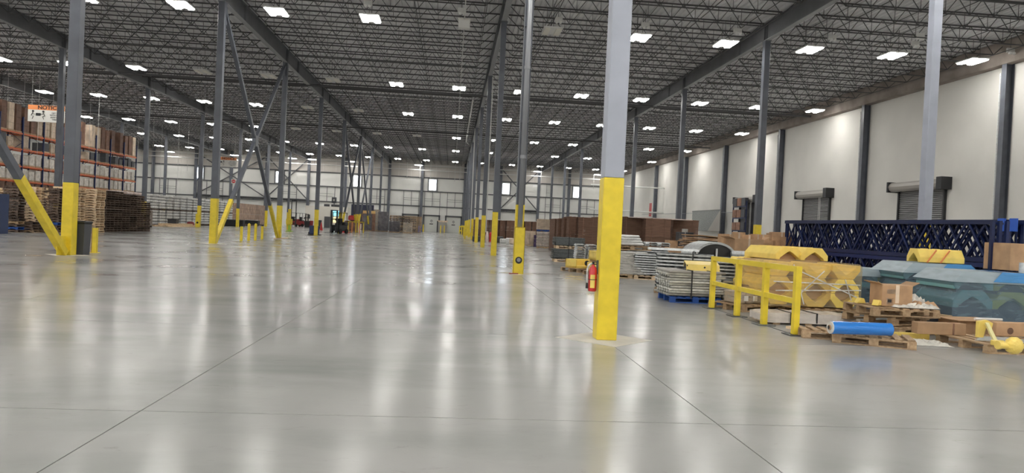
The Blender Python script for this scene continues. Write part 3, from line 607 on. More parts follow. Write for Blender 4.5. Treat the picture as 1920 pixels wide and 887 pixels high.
# ------------------------------------------------------------------ sacks on pallets down the far left
bagm = {}
for k in ('paper', 'sack'):
    b_ = MB()
    for c_ in range(2):
        for a in range(3):
            x0_, y0_ = -.6+a*.4, -.5+c_*.5
            b_.box((x0_+.2, y0_+.25, .06), (.40, .50, .115))
    bagm[k] = b_.mesh('sack_layer', M[k], bevel=.035)
shade_core = MB().bb(-.6, .6, -.5, .5, 0, 1.1).mesh('gap_shade_core', M['char'])  # charcoal core put in to darken the shaded gaps between sack layers
for i in range(18):
    y = 60.5+i*1.72
    for lv in range(2):
        k_ = 'sack' if i < 3 else 'paper'
        t = thing('sack_pallet', '%s pallet of %s sacks in the long left row, %s from the near end' % (('lower', 'upper')[lv], 'pinkish' if i < 3 else 'white', (TH+['seventeenth','eighteenth'])[i]), 'pallet load', (-28.0, y, lv*1.47), PI/2, 'sack pallets in the long left row')
        put('pallet_base', PF['wd'], t)
        put('core', shade_core, t, (0, 0, .14), sc=(.9, .9, 1.2))
        for q in range(5): put('sack_layer', bagm[k_], t, (0, 0, .16+q*.27), sc=(1+random.uniform(-.02, .02), 1+random.uniform(-.03, .03), 1.9))
b_ = MB().bb(-.6, .6, -.55, .55, .14, 1.5)
for i, (y, x) in enumerate(((59.5, -25.9), (61.0, -25.9))):
    t = thing('wrapped_load', '%s brown film-wrapped load beyond the dark pallet stacks' % ('near', 'far')[i], 'load', (x, y, 0)); put('pallet_base', PF['wd'], t)
    o = MB()
    for q in range(5): o.box((0, 0, .28+q*.25), (1.2, 1.0, .24))
    o.ob('cartons', M['boxd'], t, bevel=.02); MB().bb(-.63, .63, -.53, .53, .1, 1.42).ob('wrap', film('brownish_wrap', (.45,.38,.33), .6) if i == 0 else D.materials['brownish_wrap'], t, bevel=.05)
# timber lying before the sacks
for i in range(7):
    tag(MB().box((0, 0, .07), (.35, 6.0-.4*(i % 3), .13)).ob('timber_beam', M['wl'], None, (-26.6+.38*(i % 4), 68+.3*i, .14*(i//4)), .03*(i % 3-1)), 'light timber beam in the pile before the sacks, %s' % TH[i], 'timber', 'timber pile before the sacks')
t = thing('black_crate', 'small black crate on top of the timber pile', 'crate', (-26.2, 68.3, .29)); MB().bb(-.4, .4, -.3, .3, 0, .34).ob('body', M['char'], t, bevel=.02); MB().bb(-.43, .43, -.33, .33, .34, .40).ob('rim', M['blk'], t)
for i in range(3): tag(MB().lathe([(.3, 0), (.36, .2), (.33, .42), (.1, .5)], 10).ob('rubbish_bag', M[('redd', 'paper', 'rub')[i]], None, (-25.9, 71.9+i*.9, 0), smooth=True), '%s bag on the floor before the far sacks' % ('dark red', 'white', 'black')[i], 'bag')
for i, k in enumerate((6,)):
    t = thing('pipe_guard', 'yellow box guard around the pipe at the third column left of the braced row', 'guard', (XR['left'], yk(k)-.22, 0)); MB().bb(-.2, .2, -.16, .1, 0, 1.3).ob('cover', M['yel'], t, bevel=.01); MB().cyl((0, -.17, .45), (0, -.19, .45), .1, 16).ob('badge', M['blk'], t)
# cartons far left row, then far corner clutter
for i in range(10):
    y = 95+1.2*i
    t = thing('carton_pallet', 'tall brown wrapped carton pallet in the far left row, %s' % TH[i], 'pallet load', (-27.8, y-2, 0), PI/2, 'carton pallets in the far left row'); put('pallet_base', PF['wd'], t); put('cartons', LM['boxm', 4], t, (0, 0, .14), sc=(1.2, 1.1, 2.75))
def shelf_clutter(u, y, w_, h, name, label, cat, m_, z=0):
    p = ony(u, 430, y); return tag(MB().bb(-w_/2, w_/2, -.4, .4, 0, h).ob(name, m_, None, (p.x, y, z), bevel=.04), label, cat)
p = fl(495, 425.5); t = thing('scissor_cart', 'black open cart before the far carton row', 'cart', (-25.6, 92, 0)); MB().bb(-.9, .9, -.5, .5, .25, .75).ob('bin', M['blk'], t, bevel=.03); MB().bb(-.7, .7, -.4, .4, .75, .83).ob('sheet', M['boxw'], t)
for dx in (-.7, .7):
    for dy in (-.4, .4): MB().cyl((dx-.03, dy, .12), (dx+.03, dy, .12), .12, 10).ob('wheel', M['rub'], t)
t = thing('dark_bin', 'long black bin beside the far sack row', 'bin', (-25.6, 84.5, 0)); MB().bb(-1.2, 1.2, -.5, .5, 0, .75).ob('body', M['blk'], t, bevel=.05); MB().bb(-1.25, 1.25, -.55, .55, .72, .8).ob('rim', M['char'], t)
# ------------------------------------------------------------------ forklifts and floor machines
def forklift(loc, rz, body, label, mast=2.6):
    t = thing('forklift', label, 'forklift', loc, rz)
    MB().bb(-.5, .5, -.2, 1.3, .25, .85).bb(-.5, .5, .75, 1.4, .8, 1.15).ob('chassis', M[body], t, bevel=.06)
    MB().bb(-.28, .28, .15, .6, .85, 1.0).bb(-.28, .28, .55, .68, 1.0, 1.5).ob('seat', M['blk'], t, bevel=.03)
    for dx in (-.32, .32): MB().bb(dx-.06, dx+.06, -.5, -.36, .1, mast).ob('mast_rail', M['blk'], t)
    for z in (.5, 1.4, mast-.06): MB().bb(-.36, .36, -.46, -.40, z-.05, z+.05).ob('mast_crossbar', M['blk'], t)
    for dx in (-.25, .25): MB().bb(dx-.06, dx+.06, -1.5, -.5, .06, .11).bb(dx-.06, dx+.06, -.56, -.5, .06, .7).ob('fork', M['char'], t)
    for dx in (-.45, .45):
        for y in (-.05, 1.25): MB().bar((dx, y, .85), (dx, y+(.15 if y < 1 else -.15), 2.05), .05).ob('guard_post', M['blk'], t)
    MB().bb(-.48, .48, .0, 1.2, 2.03, 2.08).ob('overhead_guard', M['blk'], t)
    for dx in (-.48, .48):
        for y in (0, 1.1): MB().cyl((dx-.08, y, .24), (dx+.08, y, .24), .24, 14).ob('wheel', M['rub'], t)
    MB().cyl((0, -.05, 1.05), (0, .0, 1.35), .02, 6).cyl((0, -.02, 1.35), (0, .0, 1.36), .16, 12).ob('steering_wheel', M['blk'], t)
    return t
p = ony(546, 430, 105); forklift((p.x, 106, 0), .3, 'redd', 'tall black-masted red forklift in front of the end wall at left', 3.9)
p = ony(612, 425, 112); forklift((ony(573, 420, 110).x, 109, 0), 1.2, 'redd', 'low red forklift parked left of the white office block', 2.0)
p = fl(628, 438); forklift((p.x, p.y+.6, 0), -.4, 'blk', 'black and white lift truck beside the fourth braced column', 2.3)
# blue sweeper
p = fl(591, 441)
t = thing('floor_scrubber', 'dark blue floor scrubber standing before the fourth column of the braced row', 'machine', (p.x, p.y-.4, 0), .1); t.scale = (.62, .62, .75)
MB().bb(-.62, .62, -.5, .5, .12, 1.05).ob('tank', M['navy'], t, bevel=.06); MB().bb(-.8, .85, -.58, .4, .03, .12).ob('squeegee', M['blk'], t); MB().bb(-.75, -.6, -.3, .3, .1, .35).ob('skirt', M['blk'], t)
for dx in (-.45, .45): MB().cyl((dx-.05, .3, .14), (dx+.05, .3, .14), .14, 12).ob('wheel', M['rub'], t)
MB().bb(.55, .72, -.1, .25, .75, 1.0).ob('control_box', M['char'], t)
p = fl(602, 431.5); t = thing('safety_cone', 'red cone on the floor right of the blue scrubber', 'cone', (p.x, p.y, 0)); MB().bb(-.25, .25, -.25, .25, 0, .04).ob('base', M['red'], t); MB().lathe([(.2, .04), (.04, .95)], 12).ob('body', M['red'], t)
p = fl(640, 437); t = thing('pallet_jack', 'red pallet jack parked at the foot of the fifth braced column', 'pallet jack', (p.x+.5, p.y-1, 0), .5); MB().bb(-.3, -.14, -.6, .6, .06, .14).bb(.14, .3, -.6, .6, .06, .14).bb(-.3, .3, .5, .7, .06, .45).ob('forks', M['red'], t); MB().bar((0, .62, .4), (0, .95, 1.2), .04).bar((-.15, .95, 1.2), (.15, .95, 1.2), .04).ob('handle', M['blk'], t)
# yellow railing box near braces
t = thing('yellow_cage', 'low orange-yellow railing before the far braces', 'railing', (-10.9, 78.6, 0))
for q in range(5): MB().bb(-.55+q*.42-.05, -.55+q*.42+.05, -.05, .05, 0, 1.25).ob('post', M['signo'] if q % 2 else M['yel'], t)
MB().bb(-.6, 1.2, -.05, .05, 1.15, 1.25).ob('rail', M['yel'], t)
tag(MB().lathe([(.05, 0), (.42, .1), (.40, .5), (.28, .62)], 10).ob('red_tarp', M['red'], None, (-11.6, 82, 1.3), smooth=False), 'red bundle on cartons behind the fifth braced column', 'bundle')
t = thing('carton_pallet', 'brown carton load under the red bundle', 'pallet load', (-11.6, 82, 0)); put('pallet_base', PF['wm'], t); put('cartons', LM['boxd', 2], t, (0, 0, .14), sc=(1.4, 1, 1.16))
t = thing('dark_screen', 'large dark navy board standing behind the far braces', 'board', (-12.6, 99, 0)); MB().bb(-1.5, 1.6, -.05, .05, .9, 3.6).ob('board', mat('dark_navy_board', (.03,.035,.07), .5), t); MB().bb(-1.5, -1.4, -.08, .08, 0, .9).bb(1.5, 1.6, -.08, .08, 0, .9).ob('leg', M['char'], t)
t = thing('green_stand', 'lime green stand left of the blue scrubber', 'stand', (fl(542, 434).x, fl(542, 434).y, 0)); MB().bb(-.1, .1, -.05, .05, .08, .62).ob('board', M['green'], t); MB().bb(-.3, .3, -.15, .15, 0, .08).ob('foot', M['green'], t)
t = thing('yellow_guard_box', 'yellow guard box around a distant column base left of the office block', 'guard', (ony(542, 425, 80).x, 80, 0)); MB().bb(-.3, .3, -.3, .3, .6, 1.2).bb(-.22, .22, -.22, .22, 0, .6).ob('body', M['yel'], t, bevel=.03); MB().bb(-.14, .14, -.14, .14, 1.2, 2.3).ob('top', M['yel'], t)
# office block
OX0, OX1, OY = ony(572, 400, 112).x, ony(651, 400, 112).x, 112
t = thing('office_block', 'white box office with a grey door at the left end of the back wall', 'office', ((OX0+OX1)/2, OY, 0)); hw = (OX1-OX0)/2
MB().bb(-hw, hw, 0, 5, 0, 3.35).ob('wall', M['off'], t)
def onf(u): return ony(u, 410, OY-.05).x-(OX0+OX1)/2
MB().bb(onf(608), onf(619), -.06, 0, 0, 1.75).ob('door', M['girt'], t); MB().bb(onf(576), onf(581), -.08, 0, 1.3, 1.95).ob('notice_board', M['char'], t)
MB().bb(onf(624), onf(635), -.1, 0, 1.95, 2.7).ob('screen', M['screen'], t); MB().bb(onf(624.5), onf(636), -.1, 0, .9, 1.65).ob('lit_hatch', mat('warm_lit_hatch', (1, .8, .4), .5, emit=1.1), t)
for i, (u, a, h, k) in enumerate(((596, .55, 1.0, 'char'), (600, .5, 1.15, 'char'), (585, .5, 1.0, 'redd'), (578, .7, .95, 'blk'))): tag(MB().lathe([(a*.5, 0), (a*.6, h*.9), (a*.55, h)], 10).ob('waste_bin', M[k], None, (ony(u, 420, 106.5).x, 106.5-.3*i, 0)), '%s bin standing before the white office, %s' % ({'char': 'grey', 'redd': 'dark red', 'blk': 'black'}[k], TH[i]), 'bin')
for i, (u, s_) in enumerate(((612, .5), (625, .45), (632, .4))): tag(MB().box((0, 0, .2), (s_*1.6, .5, .36)).ob('stored_box', M['char'], None, (ony(u, 380, 113).x, 113.5, 3.35), bevel=.03), 'dark box on the roof of the office, %s from the left' % TH[i], 'box')
t = thing('speaker_box', 'dark square box hung above the white office', 'box', (ony(625.5, 375, 112).x, 112.5, 3.95)); MB().bb(-.35, .35, -.2, .2, 0, .9).ob('body', M['char'], t, bevel=.02); MB().bb(-.04, .04, -.04, .04, -.6, 0).ob('stand', M['girt'], t); MB().bb(-.12, .12, -.22, -.2, .3, .6).ob('badge', M['hood'], t)
# ------------------------------------------------------------------ loads at the aisle end
def wload(u0, u1, vb, y, h, kind, lay, label, film_=None):
    a = ony(u0, vb, y).x; b_ = ony(u1, vb, y).x
    t = thing('wrapped_load', label, 'load', ((a+b_)/2, y+.5, 0)); put('pallet_base', PF['wm'], t, sc=((b_-a)/1.2, 1, 1))
    n = max(3, int(h/.2)); o = MB()
    for q in range(n):
        for c_ in range(3): o.box(((c_-1)*(b_-a)/3, 0, .14+(q+.5)*(h-.14)/n), ((b_-a)/3-.015, 1.0, (h-.14)/n-.012))
    o.ob('cartons', M[kind], t)
    if film_: MB().bb(-(b_-a)/2-.02, (b_-a)/2+.02, -.53, .53, .1, h+.02).ob('wrap', M[film_], t, bevel=.05)
M['fg'] = film('grey_film', (.35,.36,.40), .25); M['fw'] = film('white_film', (.75,.73,.68), .3); M['boxg'] = mat('grey_brown_carton', (.22,.18,.17), .6, var=.6, vs_=3)
wload(679, 695, 436, 94, 2.25, 'boxg', 3, 'dark grey wrapped load beside the far braces', 'fg')
wload(698, 709, 434, 99, 3.0, 'boxl', 3, 'tall pale yellow load between two dark wrapped loads', 'fw')
wload(708, 726, 436, 95, 2.7, 'boxg', 3, 'tall dark wrapped load left of the pallet stacks', 'fg')
wload(729, 748, 438, 92, 1.45, 'boxg', 3, 'low slanting wrapped load in front of the pallet stacks', 'fg')
wload(755, 772, 439, 91, 1.35, 'boxl', 3, 'low patched wrapped load right of the slanting one', 'fw')
M['oak'] = mat('orange_board', (.70,.46,.18), .6)
tag(MB().bb(-.8, .9, -.05, .05, 0, .38).ob('orange_board', M['oak'], None, (ony(690, 405, 97).x, 97.7, 2.4)), 'orange board lying across the wrapped loads', 'board')
tag(MB().bb(-.9, .9, -.4, .4, 0, 2.4).ob('carton_load', M['boxd'], None, (ony(691, 405, 97.5).x, 97.7, 0)), 'brown load standing under the orange board', 'load')
for i, u in enumerate((738, 749, 760, 771, 781)):
    stack(ony(u, 430, 101).x, 101.3+.2*i, 17, ('wm', 'wd', 'wd') if i < 4 else 'wm', 'worn brown pallet in the aisle-end stack, %s from the left' % TH[i], 'pallets of the %s aisle-end stack' % TH[i], 0, 0, .05)
tag(MB().lathe([(.28, 0), (.3, .8), (.22, .95)], 12).ob('blue_barrel', M['bluel'], None, (ony(787, 430, 112).x, 112, 0)), 'small blue barrel beside the aisle-end pallet stacks', 'barrel')
for i, (u, y) in enumerate(((793.5, 116), (826, 114), (833, 117), (866, 116))):
    t = thing('bollard', 'far yellow bollard beside a white dock door, %s from the left' % TH[i], 'bollard', (ony(u, 430, y).x, y, 0), 0, 'bollards at the dock doors'); MB().cyl((0, 0, 0), (0, 0, 1.2), .08, 10).ob('post', M['yel'], t)
t = thing('dock_seal_pad', 'pale grey padded pillar between the two clear dock doors', 'pad', (ony(829, 425, 118).x, 118.3, 0)); MB().bb(-.75, .75, -.2, .2, 0, 2.0).ob('pad', M['hood'], t, bevel=.05); MB().bb(-.9, .9, -.25, .0, 1.75, 2.0).ob('top', M['boxl'], t); MB().bb(-.9, -.7, -.3, 0, 0, 1.9).ob('hose', M['char'], t)
# yellow barriers at the foot of the far middle row
for i, (u, v, hh) in enumerate(((868, 436.5, 1.25), (875, 440, 1.35), (881, 444, 1.3), (886, 449, 1.2))):
    p = fl(u, v); p.y = min(p.y, 116)
    t = thing('guard_barrier', 'yellow guard barrier at the foot of the far middle columns, %s from the left' % TH[i], 'barrier', (p.x-.3, p.y, 0), 0, 'barriers of the far middle row')
    for dx in (-.5, .5): MB().bb(dx-.07, dx+.07, -.07, .07, 0, hh).ob('post', M['yel'], t)
    for z in (.45, hh-.1): MB().bb(-.5, .5, -.06, .06, z-.1, z+.1).ob('rail', M['yel'], t)
p = fl(870, 438.8); tag(MB().lathe([(.32, 0), (.4, 1.0), (.42, 1.05)], 10).ob('waste_bin', M['char'], None, (p.x, min(p.y, 105), 0)), 'dark bin among the far yellow barriers', 'bin')
# ------------------------------------------------------------------ brown cardboard sheet stacks
def sheets(loc, w_, d_, h, label, rz=0, lay=34, group=None):
    t = thing('cardboard_stack', label, 'cardboard', loc, rz, group)
    n = 2
    for q in range(n):
        o = MB(); z = .14+q*(h-.14)/n; hh = (h-.14)/n-.05; L_ = lay//n
        for i in range(L_): o.box((random.uniform(-.008, .008), random.uniform(-.01, .01), z+(i+.5)*hh/L_), (w_-.02*random.random(), d_-.02*random.random(), hh/L_-.006))
        o.ob('sheet_bundle', M['cardb'], t); MB().bb(-w_/2-.02, w_/2+.02, -d_/2-.02, d_/2+.02, z+hh, z+hh+.035).ob('divider', M['cardb'], t)
    for dx in (-w_/4, w_/4): MB().bb(dx-.012, dx+.012, -d_/2-.012, d_/2+.012, .14, h+.002).ob('strap', M['boxd'], t)
    MB().bb(-w_/2, w_/2, -d_/2, d_/2, .10, .14).bb(-w_/2, -w_/2+.12, -d_/2, d_/2, 0, .1).bb(w_/2-.12, w_/2, -d_/2, d_/2, 0, .1).bb(-.06, .06, -d_/2, d_/2, 0, .1).ob('skid', M['wd'], t)
def sheets_px(u0, u1, vt, y, label, rz=0, d_=2.2, **k):
    a = ony(u0, vt, y); b_ = ony(u1, vt, y); sheets(((a.x+b_.x)/2, y+d_/2, 0), b_.x-a.x-.03, d_, (a.z+b_.z)/2, label, rz, **k)
L2 = [(889, 905, 70), (906.5, 917, 69), (936, 952, 68), (953, 964, 68), (983, 998, 68), (999, 1022, 68), (1023, 1041, 68)]
for i, (a, b_, y) in enumerate(((889, 897, 66.5), (899, 917, 66.5), (918, 936, 66), (937, 949, 66), (950, 983, 65.6), (984, 997, 65.6), (998, 1022, 65.6), (1023, 1042, 66))):
    sheets_px(a, b_, 411.5+.04*(a-890), y, 'brown cardboard sheet stack in the far row beyond the middle columns, %s from the left' % TH[i])
tag(MB().bb(-3.2, 3.2, 0, 1.0, 0, .05).ob('cover_sheet', M['wht'], None, (ony(985, 409, 66).x, 66.3, 2.05)), 'white sheet lying over the far cardboard stacks', 'sheet')
for i, (a, b_, vt, y, d_) in enumerate(((1040.5, 1046, 410, 44, 2.4), (1047, 1056, 410, 43, 2.4), (1057, 1066, 409, 42, 2.4), (1067, 1083, 406, 41, 2.2), (1085, 1122, 407.5, 40.5, 2.2), (1123, 1163, 407, 41, 2.2), (1165, 1205, 406.5, 41.5, 2.2), (1211, 1259, 410, 40.5, 2.2), (1262, 1311, 412, 42.5, 2.2))):
    sheets_px(a, b_, vt, y, 'tall brown cardboard sheet stack behind the galvanised goods, %s from the left' % TH[i], d_=d_)
tag(MB().bb(-1.9, 1.9, 0, 1.6, 0, .05).ob('cover_sheet', M['sack'], None, (ony(1240, 410, 41).x, 40.9, 2.32)), 'pale board lying on the cardboard stacks right of the near column', 'sheet')
# goods between: cartons on the floor far middle
p = fl(1000, 461)
t = thing('wrapped_load', 'clear-wrapped load of pink-brown sacks beyond the wire decks', 'load', (6.75, 50.0, 0), -.1); put('pallet_base', PF['wm'], t)
o = MB()
for q in range(5):
    for c_ in range(3): o.box(((c_-1)*.42, 0, .26+q*.21), (.41, 1.0, .2))
o.ob('sacks', M['sack'], t, bevel=.05); MB().bb(-.65, .65, -.54, .54, .1, 1.2).ob('wrap', M['fw'], t, bevel=.06)
t = thing('carton_pallet', 'cartons on a blue pallet on top of the wrapped sacks', 'pallet load', (6.75, 50.05, 1.21)); put('pallet_base', PF['bluep'], t); put('cartons', LM['boxl', 2], t, (0, 0, .14), sc=(1.25, 1.0, .75))
p = fl(1001, 462.5); t = thing('bottle_crate', 'dark purple crate stack left of the wrapped sacks', 'crate', (p.x+.2, p.y, 0))
for q in range(3): MB().bb(-.22, .22, -.25, .25, q*.31, q*.31+.28).ob('crate', mat('purple_crate', (.05,.03,.10), .4) if q == 0 else D.materials['purple_crate'], t, bevel=.02)
t = thing('carton_pallet', 'pale carton tower left of the purple crates', 'pallet load', (ony(992, 450, 54).x, 54, 0)); put('pallet_base', PF['wl'], t, sc=(.8, .8, 1)); put('cartons', LM['boxl', 4], t, (0, 0, .14), sc=(.9, .8, 1.05))
for i, (u, v, k, s_, nm_, lb, ct) in enumerate(((963, 458, 'boxl', .5, 'carton', 'small brown carton left of the pipe guard column', 'box'), (990, 456, 'navy', .5, 'crate', 'flat navy crate before the far cardboard row', 'crate'), (935, 455, 'char', .55, 'crate', 'grey crate behind the third middle column', 'crate'), (893, 453, 'char', .5, 'crate', 'dark grey crate between the middle columns', 'crate'), (943, 456, 'paper', .4, 'rubbish_bag', 'white crumpled bag before the far cardboard row', 'bag'), (916, 453, 'paper', .25, 'rubbish_bag', 'small white bag between the middle columns', 'bag'))):
    p = fl(u, v); tag(MB().box((0, 0, s_*.5), (s_*1.3, s_, s_)).ob(nm_, M[k], None, (p.x, p.y, 0), .3, bevel=.06), lb, ct)
for i, u in enumerate((951, 955, 959)): p = fl(u, 454.5); tag(MB().lathe([(.15, 0), (.17, .35), (.08, .42)], 8).ob('white_tub', M['wht'], None, (p.x, p.y, 0)), 'small white tub before the far cardboard row, %s of three' % TH[i], 'tub')
p = fl(919.5, 453.5); t = thing('fire_extinguisher', 'distant red extinguisher set between the middle columns', 'extinguisher', (p.x, p.y, 0)); MB().lathe([(.14, 0), (.15, .75), (.05, .9)], 10).ob('cylinder', M['red'], t); MB().lathe([(.15, 0), (.16, .5), (.07, .95)], 8, (-.32, 0, 0)).ob('pink_cover', M['sack'], t)
# ------------------------------------------------------------------ galvanised decks
def deck_part(w_=1.25, d_=1.05):
    rim = MB().bb(-w_/2, w_/2, -d_/2, -d_/2+.05, 0, .036).bb(-w_/2, w_/2, d_/2-.05, d_/2, 0, .036)
    for x in (-w_/2+.02, w_/2-.02): rim.bb(x-.02, x+.02, -d_/2, d_/2, 0, .036)
    ch = MB()
    for i in range(7):
        x = -w_/2+.10+i*(w_-.2)/6; ch.prism([(x-.05, .03), (x-.03, -.03), (x+.03, -.03), (x+.05, .03)], -d_/2+.02, d_/2-.02)
    for i in range(5):
        y = -d_/2+.12+i*(d_-.24)/4; ch.prism([(y-.04, .03), (y-.025, -.03), (y+.025, -.03), (y+.04, .03)], -w_/2+.012, w_/2-.012, 'x')
    return rim, ch
_r, _c = deck_part(); RIMM = {'galv': _r.mesh('rim', M['galv']), 'galvd': _r.mesh('rim', M['galvd'])}; CHM = _c.mesh('channels', M['galvd'])  # channels in dark steel put in the shade between the deck rims
TR = MB()
for q in (-1, 0, 1): TR.prism([(q*.36-.15, 0), (q*.36-.12, .06), (q*.36+.12, .06), (q*.36+.15, 0), (q*.36+.12, 0), (q*.36+.10, .045), (q*.36-.10, .045), (q*.36-.12, 0)], -.55, .55)
TRm = TR.mesh('steel_tray', M['galv'])
TB = MB()
for q in range(6): TB.bb(-.6, .6, -.5+q*.18, -.5+q*.18+.13, 0, .034).bb(-.6, .6, -.5+q*.18+.02, -.5+q*.18+.06, -.012, .0)
M['galvs'] = mat('pale_galvanised', (.66,.66,.62), .4, .35, var=.2, vs_=9, objvar=.35); TBm = TB.mesh('steel_section', M['galvs'])
def dstack(me, x, y, z0, n, pitch, rz, name, label, group, sc=(1,1,1), jit=.02, cat='steel'):
    for i in range(n):
        me_ = None if isinstance(me, str) else me
        o = put(name, me_, None, (x+random.uniform(-jit, jit), y+random.uniform(-jit, jit), z0+i*pitch), (0, 0, rz+random.uniform(-.02, .02)+(PI if i % 2 else 0)), sc)
        if me_ is None: put('rim', RIMM[me], o); put('channels', CHM, o)
        tag(o, label.replace(' in the', ', %s in the' % NTH[n-1-i], 1), cat, group)
def strap(x, y, z0, z1, w_, d_, rz, label):
    t = tag(MB().bb(-.014, .014, -d_/2-.02, -d_/2, z0, z1).bb(-.014, .014, d_/2, d_/2+.02, z0, z1).bb(-.014, .014, -d_/2-.02, d_/2+.02, z1, z1+.012).ob('strap', M['blk'], None, (x, y, 0), rz), label, 'strap')
pallet((5.1, 30.4, 0), -.05, 'wl', 'pale pallet under the dark wire deck pile'); dstack('galvd', 5.1, 30.4, .165, 9, .045, -.05, 'wire_deck', 'dark wire deck in the lower pile on the pale pallet', 'lower dark wire decks', (1.05, 1, 1), .03)
pallet((5.15, 30.4, .58), -.05, 'wl', 'pale pallet between the two dark wire deck piles'); dstack('galvd', 5.15, 30.4, .745, 8, .042, -.05, 'wire_deck', 'dark wire deck in the upper pile on the pale pallet', 'upper dark wire decks', (1.05, 1, 1), .03)
strap(5.1, 30.4, .14, 1.09, 1.2, 1.08, -.05, 'black strap around the dark wire deck piles')
# S2 trays
dstack(TRm, 5.05, 24.9, .05, 12, .073, -.1, 'steel_tray', 'galvanised channel in the pile left of the near column', 'galvanised channels left of the near column', (1.15, 1, 1)); strap(5.3, 24.9, 0, .95, 1.2, 1.12, -.1, 'black strap on the galvanised channels left of the near column')
# yellow parts on low pallets
def yellow_bracket(loc, rz, s_, label):
    t = thing('yellow_bracket', label, 'bracket', loc, rz); MB().bb(-.3*s_, .3*s_, -.2*s_, .2*s_, 0, .05*s_).bb(-.3*s_, -.26*s_, -.2*s_, .2*s_, 0, .2*s_).bb(.26*s_, .3*s_, -.2*s_, .2*s_, 0, .2*s_).bb(-.3*s_, .3*s_, .16*s_, .2*s_, 0, .2*s_).ob('plate', M['yelp'], t, bevel=.008)
    MB().cyl((0, -.2*s_, .12*s_), (0, -.24*s_, .12*s_), .06*s_, 10).ob('hole_ring', M['blk'], t)
pallet((4.55, 23.6, 0), .45, 'wm', 'small brown pallet with a yellow tray left of the near column')
yellow_bracket((4.45, 23.5, .13), .45, 1.5, 'flat yellow tray on the low pallet left of the near column')
pallet((5.0, 22.0, 0), .3, 'wm', 'brown pallet with yellow crates beside the fire extinguisher')
yellow_bracket((4.85, 21.95, .13), .3, 1.4, 'lower yellow tray behind the fire extinguisher')
tag(MB().bb(-.4, .4, -.3, .3, 0, .14).ob('carton', M['card'], None, (4.95, 22.1, .33), .3, bevel=.01), 'flat carton between two yellow trays', 'box')
yellow_bracket((4.95, 22.1, .48), .2, 1.5, 'upper yellow tray with slots behind the fire extinguisher')
# S3 white sheets right of near column
pallet((5.55, 21.6, 0), 0, 'wl', 'pale pallet under the silver sheets right of the near column')
for i in range(9): tag(MB().box((0, 0, 0), (1.1+.02*(i % 2), 1.0, .06)).ob('silver_sheet', M['paper'], None, (5.5+random.uniform(-.03, .03), 21.6, .17+i*.078), random.uniform(-.03, .03), bevel=.012), 'silver-white panel, %s in the pile right of the near column' % NTH[8-i], 'panel', 'silver panels right of the near column')
pallet((5.6, 21.7, .87), 0, 'wm', 'brown pallet on top of the silver panel pile')
for i in range(4): tag(MB().box((0, 0, 0), (1.05-.15*i, .9, .085)).ob('white_sack', M['paper'], None, (5.45, 21.7, 1.055+i*.08), .1*i, bevel=.035, smooth=True), 'slumped white sack on top of the silver pile, %s from below' % TH[i], 'sack')
tag(MB().add([(-.6,-.52,.8),(.6,-.52,.8),(.75,-.75,.14),(-.6,-.75,.14),(-.6,-.55,.8),(.6,-.55,.8),(.75,-.79,.14),(-.6,-.79,.14)], [(0,1,2,3),(4,7,6,5),(0,4,5,1),(1,5,6,2),(2,6,7,3),(3,7,4,0)]).ob('draped_film', M['fw'], None, (5.5, 21.6, 0)), 'clear film draped down the silver pile', 'film')
# S4
for i, (x, y, n, rz) in enumerate(((6.45, 22.6, 11, -.15), (6.35, 21.2, 9, -.35))):
    pallet((x, y, 0), rz, 'wl' if i else 'wd', '%s pallet under the galvanised decks behind the silver pile' % ('dark', 'pale')[i]); dstack('galv', x, y, .17, n, .072, rz, 'wire_deck', 'galvanised deck in the %s pile by the silver sheets' % ('rear', 'front')[i], 'galvanised decks %s pile right of the silver sheets' % ('rear', 'front')[i])
dstack(TRm, 6.6, 22.6, 1.0, 2, .07, -.1, 'steel_tray', 'loose galvanised channel, pair in the heap on the rear decks', 'loose channels on the rear decks', (1.1, .9, 1), .1)
# S5 big stack
c5 = pallet((5.62, 16.55, 0), -.38, 'wm', 'reddish brown pallet under the tall galvanised deck pile')
dstack('galv', 5.68, 16.5, .18, 10, .082, -.38, 'wire_deck', 'galvanised deck in the tall pile behind the strapped one', 'tall galvanised deck pile', (1.05, 1.05, 1), .015)
dstack('galv', 6.95, 16.3, .05, 11, .082, -.3, 'wire_deck', 'galvanised deck in the pile right of the tall one', 'galvanised deck pile right of the tall one', (1.0, 1.0, 1), .02)
dstack(TRm, ony(1262, 471, 16.8).x, 16.8, 1.02, 1, .06, -.25+PI/2, 'steel_tray', 'long silver channels lying in the gap across the tall deck piles', 'long channels across the deck piles', (.6, 1.1, .8)); strap(5.85, 16.4, .14, 1.02, 1.2, 1.14, -.38, 'black strap around the tall galvanised deck pile')
# S6 front stack on blue pallet
c_, rz6, w6 = pal_edge(1256, 567, 1352, 571, 0, .95, 'bluep', 'blue pallet under the low strapped galvanised pile')
for i in range(9):
    o = put('steel_section', TBm, None, (c_.x+random.uniform(-.05, .05), c_.y+random.uniform(-.04, .04), .158+i*.053), (0, 0, rz6+random.uniform(-.03, .03)+(PI if i % 2 else 0)), (.96, .95, 1)); tag(o, 'galvanised sections, layer %s of the low pile on the blue pallet' % NTH[8-i], 'steel', 'sections on the blue pallet')
tag(MB().box((0, 0, 0), (1.2, 1.05, .05)).ob('dusty_cover', M['hood'], None, (c_.x, c_.y, .645), rz6, bevel=.015), 'dusty grey sheet covering the low strapped pile', 'sheet')
for dx in (-.12, .28): strap(c_.x+dx, c_.y+dx*math.tan(rz6), .1, .672, 1.2, 1.06, rz6, '%s strap around the low galvanised pile on the blue pallet' % ('black left', 'black right')[dx > 0])
